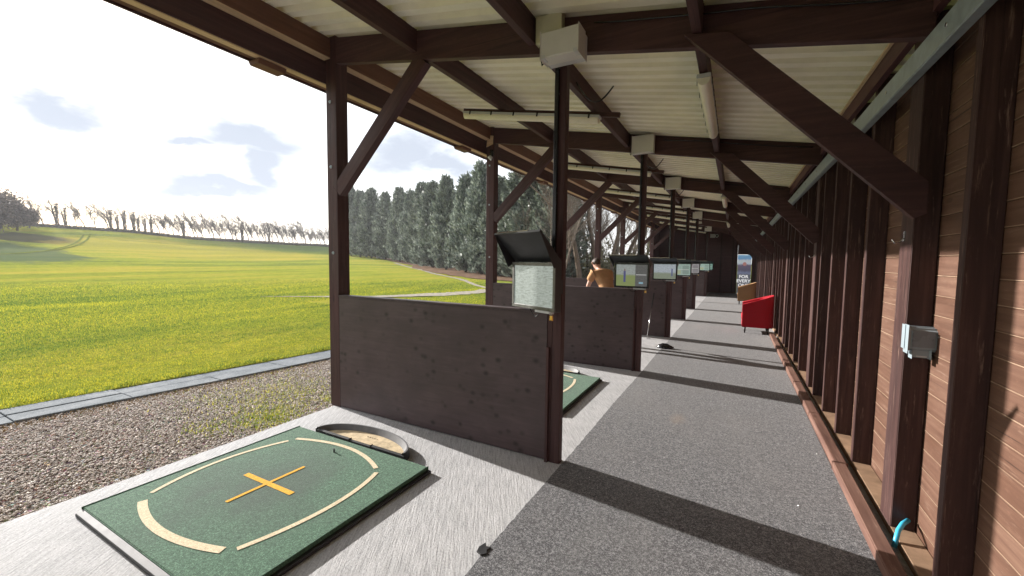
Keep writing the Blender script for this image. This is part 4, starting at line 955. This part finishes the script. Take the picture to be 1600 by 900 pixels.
# head details: nose, ears, hair, shoes, fingers round the grip
hc = P_(.41, 0, 1.615)
mb = MB(); hr = []
for i, ph in enumerate(np.linspace(0, math.pi * .55, 8)):
    hr.append([hc + (Vector((0, 0, 1)) * .5 - fw * .35).normalized() * .115 * math.cos(ph) + (lf * math.cos(a) * .086 + (Vector((0, 0, 1)) * .45 + fw * .9).normalized() * .10 * math.sin(a)) * math.sin(ph) * (1 + .04 * math.sin(9 * a + i)) for a in np.linspace(0, 2 * math.pi, 25)])
for a, b_ in zip(hr[:-1], hr[1:]): mb.strip(b_, a)
mb.build('hair', M['hair'], per)
for s in (-1, 1):
    mb = MB(); mb.tube([hc + lf * .082 * s + Vector((0, 0, .02)), hc + lf * .092 * s + Vector((0, 0, .005)), hc + lf * .082 * s - Vector((0, 0, .03))], [.012, .018, .008], 8); mb.build('ear', M['skin'], per)
    b0 = P_(-.07, .20 * s, .05); mb = MB(); mb.tube([b0 + Vector((0, 0, 0)), b0 + fw * .08, b0 + fw * .18, b0 + fw * .24 + Vector((0, 0, -.01))], [.045, .05, .048, .03], 12); mb.build('shoe', M['white'], per)
mb = MB(); mb.tube([hc + fw * .085 - Vector((0, 0, .0)), hc + fw * .108 - Vector((0, 0, .03)), hc + fw * .09 - Vector((0, 0, .045))], [.008, .015, .008], 8); mb.build('nose', M['skin'], per)
for s in (-1, 1):
    mb = MB(); mb.tube([hc + fw * .088 + lf * .033 * s + Vector((0, 0, .0)), hc + fw * .094 + lf * .033 * s], [.010, .006], 8); mb.build('eye', M['hair'], per)
for hb, s in ((P_(.53, .05, .87), 1), (P_(.54, -.03, .84), -1)):
    for q in range(4):
        a0 = hb + Vector((0, 0, -.018 * q + .02)) + fw * .01; mb = MB()
        mb.tube([a0, a0 + fw * .035 - lf * .008 * s, a0 + fw * .042 - lf * .030 * s, a0 + fw * .018 - lf * .042 * s], [.010, .0095, .009, .007], 7); mb.build('finger', M['skin'], per)
    mb = MB(); mb.tube([hb, hb - lf * .02 * s + Vector((0, 0, -.02)), hb - lf * .03 * s + fw * .02 + Vector((0, 0, -.05))], [.012, .011, .008], 7); mb.build('thumb', M['skin'], per)

# ------------------------------------------------------------------ trees
def foliage_mat(name, stops, sheen=.35, trans=.25):
    m = bpy.data.materials.new(name); m.use_nodes = True; t = m.node_tree; b = t.nodes['Principled BSDF']; b.inputs['Roughness'].default_value = .55; b.inputs['Specular IOR Level'].default_value = sheen
    geo = t.nodes.new('ShaderNodeNewGeometry'); n_ = noise(t, texc(t), .45, 3, .6)
    f = math_(t, 'ADD', math_(t, 'MULTIPLY', geo.outputs['Random Per Island'], .65), math_(t, 'MULTIPLY', n_, .35))
    col = ramp(t, f, stops); col = mixcol(t, math_(t, 'MULTIPLY', orand(t), .3), col, (.05, .06, .03))
    t.links.new(col, b.inputs['Base Color'])
    tr = t.nodes.new('ShaderNodeBsdfTranslucent'); t.links.new(col, tr.inputs['Color']); mx = t.nodes.new('ShaderNodeMixShader'); mx.inputs[0].default_value = trans
    ou = t.nodes['Material Output']; t.links.new(b.outputs[0], mx.inputs[1]); t.links.new(tr.outputs[0], mx.inputs[2]); t.links.new(mx.outputs[0], ou.inputs['Surface']); return m
M['conifer'] = foliage_mat('conifer_foliage', [(.15, (.045, .066, .052)), (.4, (.105, .135, .108)), (.65, (.20, .235, .195)), (.88, (.40, .44, .385))], .6, .2)
M['bark'] = simple('bark', (.10, .075, .055), .9, .2, 0, .35, 4, .5)
M['palebark'] = simple('pale_bark', (.15, .12, .095), .9, .2, 0, .35, 4, .5)
M['greybark'] = simple('far_grey_bark', (.085, .07, .068), .9, .2, 0, .3, 1, 0)
M['ivy'] = foliage_mat('dull_foliage', [(.2, (.05, .045, .03)), (.6, (.10, .085, .06)), (.9, (.17, .14, .10))], .3, .2)
M['brownfol'] = foliage_mat('brown_wood_foliage', [(.2, (.065, .05, .045)), (.6, (.12, .09, .08)), (.9, (.19, .15, .13))], .2, .2)
def fronds(base, dirs, length, width):
    """each frond is a folded kite of 2 triangles, an island of its own"""
    n = len(base); d = dirs / np.linalg.norm(dirs, axis=1, keepdims=True); r_ = rng.normal(size=(n, 3)); s = np.cross(d, r_); s /= np.linalg.norm(s, axis=1, keepdims=True)
    L_ = length[:, None]; W_ = width[:, None]
    tip = base + d * L_; midl = base + d * L_ * .45 + s * W_; midr = base + d * L_ * .45 - s * W_
    V_ = np.stack([base, midl, tip, midr], 1).reshape(-1, 3); return V_, np.arange(4 * n).reshape(-1, 4)
def conifer(seed, H, Rm, n=15000):
    r = np.random.default_rng(seed)
    root = bpy.data.objects.new('conifer_tree', None); C.objects.link(root)
    # column crown made of up-swept branch plumes
    Vb, Db, Lb = [], [], []
    npl = 300
    for i in range(npl):
        h = r.uniform(.03, .97) ** .9; a = r.uniform(0, 2 * math.pi); prof = Rm * min(1, (1 - h) / .62) ** .62 * (.75 + .25 * math.sin(min(1, h * 6) * math.pi / 2)) * (1 + .22 * math.sin(a * 3 + seed) * math.cos(h * 9 + seed)) * r.uniform(.7, 1.22)
        z0 = h * H * .93; rise = r.uniform(.25, .9) + .8 * h; m_ = n // npl
        t_ = r.uniform(.25, 1, m_) ** .7
        cx = np.cos(a) * prof * t_; cy = np.sin(a) * prof * t_; cz = z0 + rise * t_ ** 1.6
        sp = .22 * (1 - .5 * t_) * (.5 + prof / Rm)
        bx = np.stack([cx + r.normal(0, 1, m_) * sp, cy + r.normal(0, 1, m_) * sp, cz + r.normal(0, 1, m_) * sp * .9], -1)
        dd = np.stack([np.cos(a) * .8 + r.normal(0, .45, m_), np.sin(a) * .8 + r.normal(0, .45, m_), .95 + r.normal(0, .35, m_)], -1)
        Vb.append(bx); Db.append(dd); Lb.append(r.uniform(.22, .52, m_))
    # inner fill and spiky leader
    m_ = n // 4; hz = r.uniform(.02, .93, m_); aa = r.uniform(0, 2 * math.pi, m_); rr = Rm * (1 - hz) ** .6 * r.uniform(0, .7, m_)
    Vb.append(np.stack([np.cos(aa) * rr, np.sin(aa) * rr, hz * H], -1)); Db.append(np.stack([np.cos(aa), np.sin(aa), np.full(m_, .8)], -1)); Lb.append(r.uniform(.4, .7, m_))
    m_ = 130; hz = r.uniform(.86, 1.0, m_); Vb.append(np.stack([r.normal(0, .12, m_) * (1.1 - hz) * 6, r.normal(0, .12, m_) * (1.1 - hz) * 6, hz * H], -1)); Db.append(np.stack([r.normal(0, .5, m_), r.normal(0, .5, m_), np.full(m_, 1.)], -1)); Lb.append(r.uniform(.3, .6, m_))
    for _ in range(18):   # small spires
        a = r.uniform(0, 6.28); q = r.uniform(.2, .55) * Rm; z0 = H * r.uniform(.62, .93) - q * .5; m_ = 50; t_ = r.uniform(0, 1, m_)
        Vb.append(np.stack([math.cos(a) * q + r.normal(0, .1, m_) * (1.1 - t_), math.sin(a) * q + r.normal(0, .1, m_) * (1.1 - t_), z0 + t_ * r.uniform(.8, 1.5)], -1)); Db.append(np.stack([r.normal(0, .5, m_), r.normal(0, .5, m_), np.full(m_, 1.)], -1)); Lb.append(r.uniform(.2, .45, m_))
    Vb, Db, Lb = np.concatenate(Vb), np.concatenate(Db), np.concatenate(Lb)
    V_, F_ = fronds(Vb, Db, Lb, Lb * r.uniform(.16, .3, len(Lb)))
    npmesh('crown', V_, F_, M['conifer'], root)
    tr = MB(); tr.tube([(0, 0, -.3), (.03, 0, H * .4), (0, .02, H * .93)], [.20, .13, .03], 8); tr.build('trunk', M['bark'], root)
    return root
def branchy(seed, H, lean=0., spread=.6, levels=5, trunk_r=.14, name='bare_tree', barkm='greybark', twig=1., ivy=False, first=.35, minr=.008):
    r = random.Random(seed); root = bpy.data.objects.new(name, None); C.objects.link(root)
    TV, TF = [], []; BV, BF = [], []
    def seg(p, q, r0, r1, n, V_, F_):
        d = (q - p).normalized(); a = d.orthogonal().normalized(); b = d.cross(a); i = len(V_)
        for c_, rr in ((p, r0), (q, r1)):
            for k in range(n): t_ = 2 * math.pi * k / n; V_.append(c_ + (a * math.cos(t_) + b * math.sin(t_)) * rr)
        for k in range(n): F_.append([i + k, i + (k + 1) % n, i + n + (k + 1) % n, i + n + k])
    def grow(p, d, ln_, rad, lev):
        nseg = 3 if lev > 0 else 5; q = p
        for s in range(nseg):
            d = (d + Vector((r.gauss(0, .12), r.gauss(0, .12), .03 if lev else .0)) + Vector((lean * .09, 0, 0))).normalized(); nq = q + d * ln_ / nseg; r1 = rad * (1 - .5 / nseg)
            if lev == 0: seg(q, nq, rad, r1, 7, TV, TF)
            else: seg(q, nq, rad, r1, 4 if lev < 3 else 3, BV, BF)
            rad = r1; q = nq
            if lev < levels and (lev > 0 or s >= nseg * first - 1):
                for _ in range(2 if lev < levels - 1 else 2):
                    if r.random() < .85 * twig:
                        ax = Vector((r.gauss(0, 1), r.gauss(0, 1), r.gauss(.25, .5))).normalized(); nd = (d * (1 - spread * .5) + ax * spread).normalized()
                        grow(q, nd, ln_ * r.uniform(.42, .62), max(rad * r.uniform(.4, .6), minr), lev + 1)
    grow(Vector((0, 0, -.2)), Vector((lean * .15, 0, 1)).normalized(), H * .62, trunk_r, 0)
    npmesh('trunk', np.array([tuple(v) for v in TV]), np.array(TF), M[barkm], root, True)
    if BV: npmesh('crown', np.array([tuple(v) for v in BV]), np.array(BF), M[barkm], root)
    if ivy:
        n = 330; z = rng.uniform(.1, .75, n) * H; a = rng.uniform(0, 6.28, n); q = .35 * (1 - .5 * z / H) * rng.random(n) + .05
        V_, F_ = fronds(np.stack([np.cos(a) * q + lean * .15 * z * .6, np.sin(a) * q, z], -1), rng.normal(size=(n, 3)), rng.uniform(.2, .4, n), rng.uniform(.1, .2, n)); npmesh('ivy', V_, F_, M['ivy'], root)
    return root
used = set()
def place(proto, x, y, z, rz, s, label, cat, group):
    o = proto if proto.name not in used else copy_tree(proto)
    used.add(o.name); o.location = (x, y, z); o.rotation_euler = (0, 0, rz); o.scale = (s[0], s[0], s[1]) if isinstance(s, tuple) else (s, s, s)
    return tag(o, label, cat, group)
def azp(az, r): return -math.sin(R_(az)) * r, math.cos(R_(az)) * r
# the conifer row
cons = [conifer(i, 12, 2.3) for i in range(4)]
row = [(49.6, 112, 15.5), (48.3, 108, 17.0), (46.9, 103, 17.0), (45.4, 98, 16.2), (43.6, 91, 14.2), (42.2, 84, 13.8), (40.7, 76, 13.5), (39.0, 66, 12.6), (37.0, 56, 12.0), (35.0, 48, 11.6), (32.8, 43.5, 11.0), (30.1, 39.5, 9.7), (27.5, 36.5, 9.8), (25.0, 34.5, 9.6), (22.6, 33, 9.2)]
for i, (a, r, h) in enumerate(row):
    x, y = azp(a, r + 2.0); x += random.uniform(-.5, .5)
    wsc = r * .030 / 2.3 if i > 3 else r * .020 / 2.3
    wsc = random.uniform(1.1, 1.35) if i < 4 else random.uniform(.95, 1.25) if i < 9 else random.uniform(.85, 1.05)
    place(cons[i % 4], x, y, tz(x, y) - .1, i * 1.7, (wsc, h / 12. * random.uniform(.92, 1.12)), '%s conifer from the left in the tall grey-green row right of the front post' % cardinal(i), 'tree', 'tall conifers along the right side of the range')
# the hilltop row of bare trees
bares = [branchy(11, 7.6, -.3, .50, 4, .20, ivy=True), branchy(12, 7.8, -.3, .48, 4, .15, minr=.02), branchy(13, 7.6, -.1, .45, 4, .14, minr=.02), branchy(14, 8.0, -.2, .5, 4, .17, minr=.02), branchy(15, 7.2, 0., .55, 4, .13, minr=.02)]
sky_az = list(np.concatenate([np.linspace(76.6, 72.6, 7), np.linspace(72.2, 69.2, 7), np.linspace(68.6, 52.0, 44)]))
for i, a in enumerate(sky_az):
    r = random.uniform(158, 163); a += random.uniform(-.12, .12); x, y = azp(a, r)
    pr = bares[0] if (7 <= i < 14 or i in (1, 2, 19, 33, 40)) else bares[1 + i % 4]
    place(pr, x, y, tz(x, y) - .25, R_(a) + random.uniform(-.5, .5), random.uniform(.72, 1.12), '%s bare tree from the left in the row along the hilltop' % cardinal(i), 'tree', 'bare trees along the hilltop')
# hedge line at the foot of the row
n = 16000; a = np.radians(rng.uniform(51.5, 78, n)); r = rng.uniform(157, 162, n); X = -np.sin(a) * r; Y = np.cos(a) * r
V_, F_ = fronds(np.stack([X, Y, terrain(X, Y) + rng.uniform(-.1, .45, n)], -1), rng.normal(size=(n, 3)) + np.array([0, 0, .6]), rng.uniform(.25, .6, n), rng.uniform(.08, .2, n))
tag(npmesh('undergrowth', V_, F_, M['ivy']), 'low brown scrub at the foot of the hilltop trees', 'scrub', kind='stuff')
# wooded knoll on the left
def broad(seed, H, R0, m_, n=6000):
    r = np.random.default_rng(seed); root = bpy.data.objects.new('woodland_tree', None); C.objects.link(root)
    cl = r.normal(size=(26, 3)); cl /= np.linalg.norm(cl, axis=1, keepdims=True); cl *= r.uniform(.4, 1, (26, 1)) * np.array([R0, R0, H * .38]); cl[:, 2] += H * .58
    idx = r.integers(0, 26, n); b = cl[idx] + r.normal(size=(n, 3)) * R0 * .22
    V_, F_ = fronds(b, r.normal(size=(n, 3)) + np.array([0, 0, .5]), r.uniform(.25, .6, n), r.uniform(.06, .16, n)); npmesh('crown', V_, F_, m_, root)
    tr = MB(); tr.tube([(0, 0, -.5), (0, 0, H * .5), (.1, 0, H * .8)], [.25, .18, .05], 7); tr.build('trunk', M['bark'], root); return root
br = [broad(3, 9, 3.4, M['brownfol']), broad(4, 8, 3.2, M['brownfol'])]
kn = [(77.6, 152, .62), (78.3, 143, .85), (79.2, 147, 1.05), (79.9, 134, 1.12), (80.9, 140, 1.3), (81.8, 130, 1.3), (83.2, 136, 1.45), (84.8, 126, 1.4), (86.5, 132, 1.5)]
for i, (a, r, s) in enumerate(kn):
    x, y = azp(a, r); place(br[i % 2], x, y, tz(x, y) - .6, i * 2.1, s, '%s tree from the right in the brown wood at the left edge of the field' % cardinal(i), 'tree', 'trees of the brown wood at the left')
# woodland right of the conifers
wb = [branchy(31, 12, .1, .38, 4, .15, 'bare_tree', 'palebark', .95, False, .4), branchy(32, 11, -.2, .42, 4, .10, 'bare_tree', 'palebark', .95, False, .3), branchy(33, 13, .05, .36, 4, .19, 'bare_tree', 'bark', .95, False, .5), branchy(34, 10, -.3, .5, 4, .09, 'bare_tree', 'palebark', 1.0, False, .2)]
wl = [(24.2, 30), (23.1, 40), (22.2, 33), (21.2, 29), (20.4, 37), (19.6, 45), (18.8, 31), (17.9, 39), (17.0, 34), (16.1, 44), (15.1, 33), (14.2, 41), (13.3, 36), (12.3, 46), (11.4, 35), (10.4, 42), (9.4, 36), (8.4, 48), (25.5, 44), (26.5, 47), (18.2, 55), (15.6, 56), (12.8, 58), (21.6, 54), (24.8, 35), (23.6, 46), (20.0, 34), (19.0, 50), (17.4, 48), (16.6, 38), (14.7, 47), (13.8, 52), (11.9, 40), (10.9, 50), (22.7, 50)]
for i, (a, r) in enumerate(sorted(wl, reverse=True)):
    x, y = azp(a, r); place(wb[i % 4], x, y, tz(x, y) - .2, i * 1.3, random.uniform(.85, 1.15), '%s leafless tree from the left in the thicket seen between the far posts' % cardinal(i), 'tree', 'leafless trees of the thicket')
n = 26000; a = np.radians(rng.uniform(5, 27, n)); r = rng.uniform(34, 58, n); X = -np.sin(a) * r; Y = np.cos(a) * r; hz = rng.random(n) ** 2.2 * (2.2 + 1.2 * np.sin(X * .9) + .8 * np.cos(Y * .7))
V_, F_ = fronds(np.stack([X, Y, terrain(X, Y) + hz], -1), rng.normal(size=(n, 3)) + np.array([0, 0, .8]), rng.uniform(.2, .7, n), rng.uniform(.02, .09, n))
M['brush'] = foliage_mat('brushwood', [(.15, (.05, .05, .025)), (.5, (.13, .12, .06)), (.9, (.26, .23, .14))], .3, .25)
tag(npmesh('brushwood', V_, F_, M['brush']), 'tangled green-brown brushwood under the leafless trees behind the bays', 'brushwood', kind='stuff')
# tee fragments on the carpet
pts = [(0.0, 3.62), (-.66, 3.36), (.72, 3.55), (.50, 2.35), (.2, 2.9), (-.9, 2.95), (.3, 5.6), (.69, 4.3), (-.3, 4.95), (.45, 3.3)]
n = len(pts); o = blobs(n, np.array([q[0] for q in pts]), np.array([q[1] for q in pts]), np.full(n, .011), .004, .009, 'tee_fragments', M['white']); tag(o, 'scattered white chips of broken tee on the grey carpet', 'tee fragments', kind='stuff')
print('objects', len(bpy.data.objects))

# ------------------------------------------------------------------ the air: far things fade
hz = MB(); hz.box(-230, 30, -40, 200, -3, 32); hm = bpy.data.materials.new('air'); hm.use_nodes = True; ht = hm.node_tree; ht.nodes.clear()
pv = ht.nodes.new('ShaderNodeVolumePrincipled'); pv.inputs['Color'].default_value = (.92, .94, 1, 1); pv.inputs['Density'].default_value = .0004; pv.inputs['Anisotropy'].default_value = .3
hou = ht.nodes.new('ShaderNodeOutputMaterial'); ht.links.new(pv.outputs[0], hou.inputs['Volume'])
ho = hz.build('haze', hm); tag(ho, 'thin bright haze over the range', 'haze', kind='stuff')
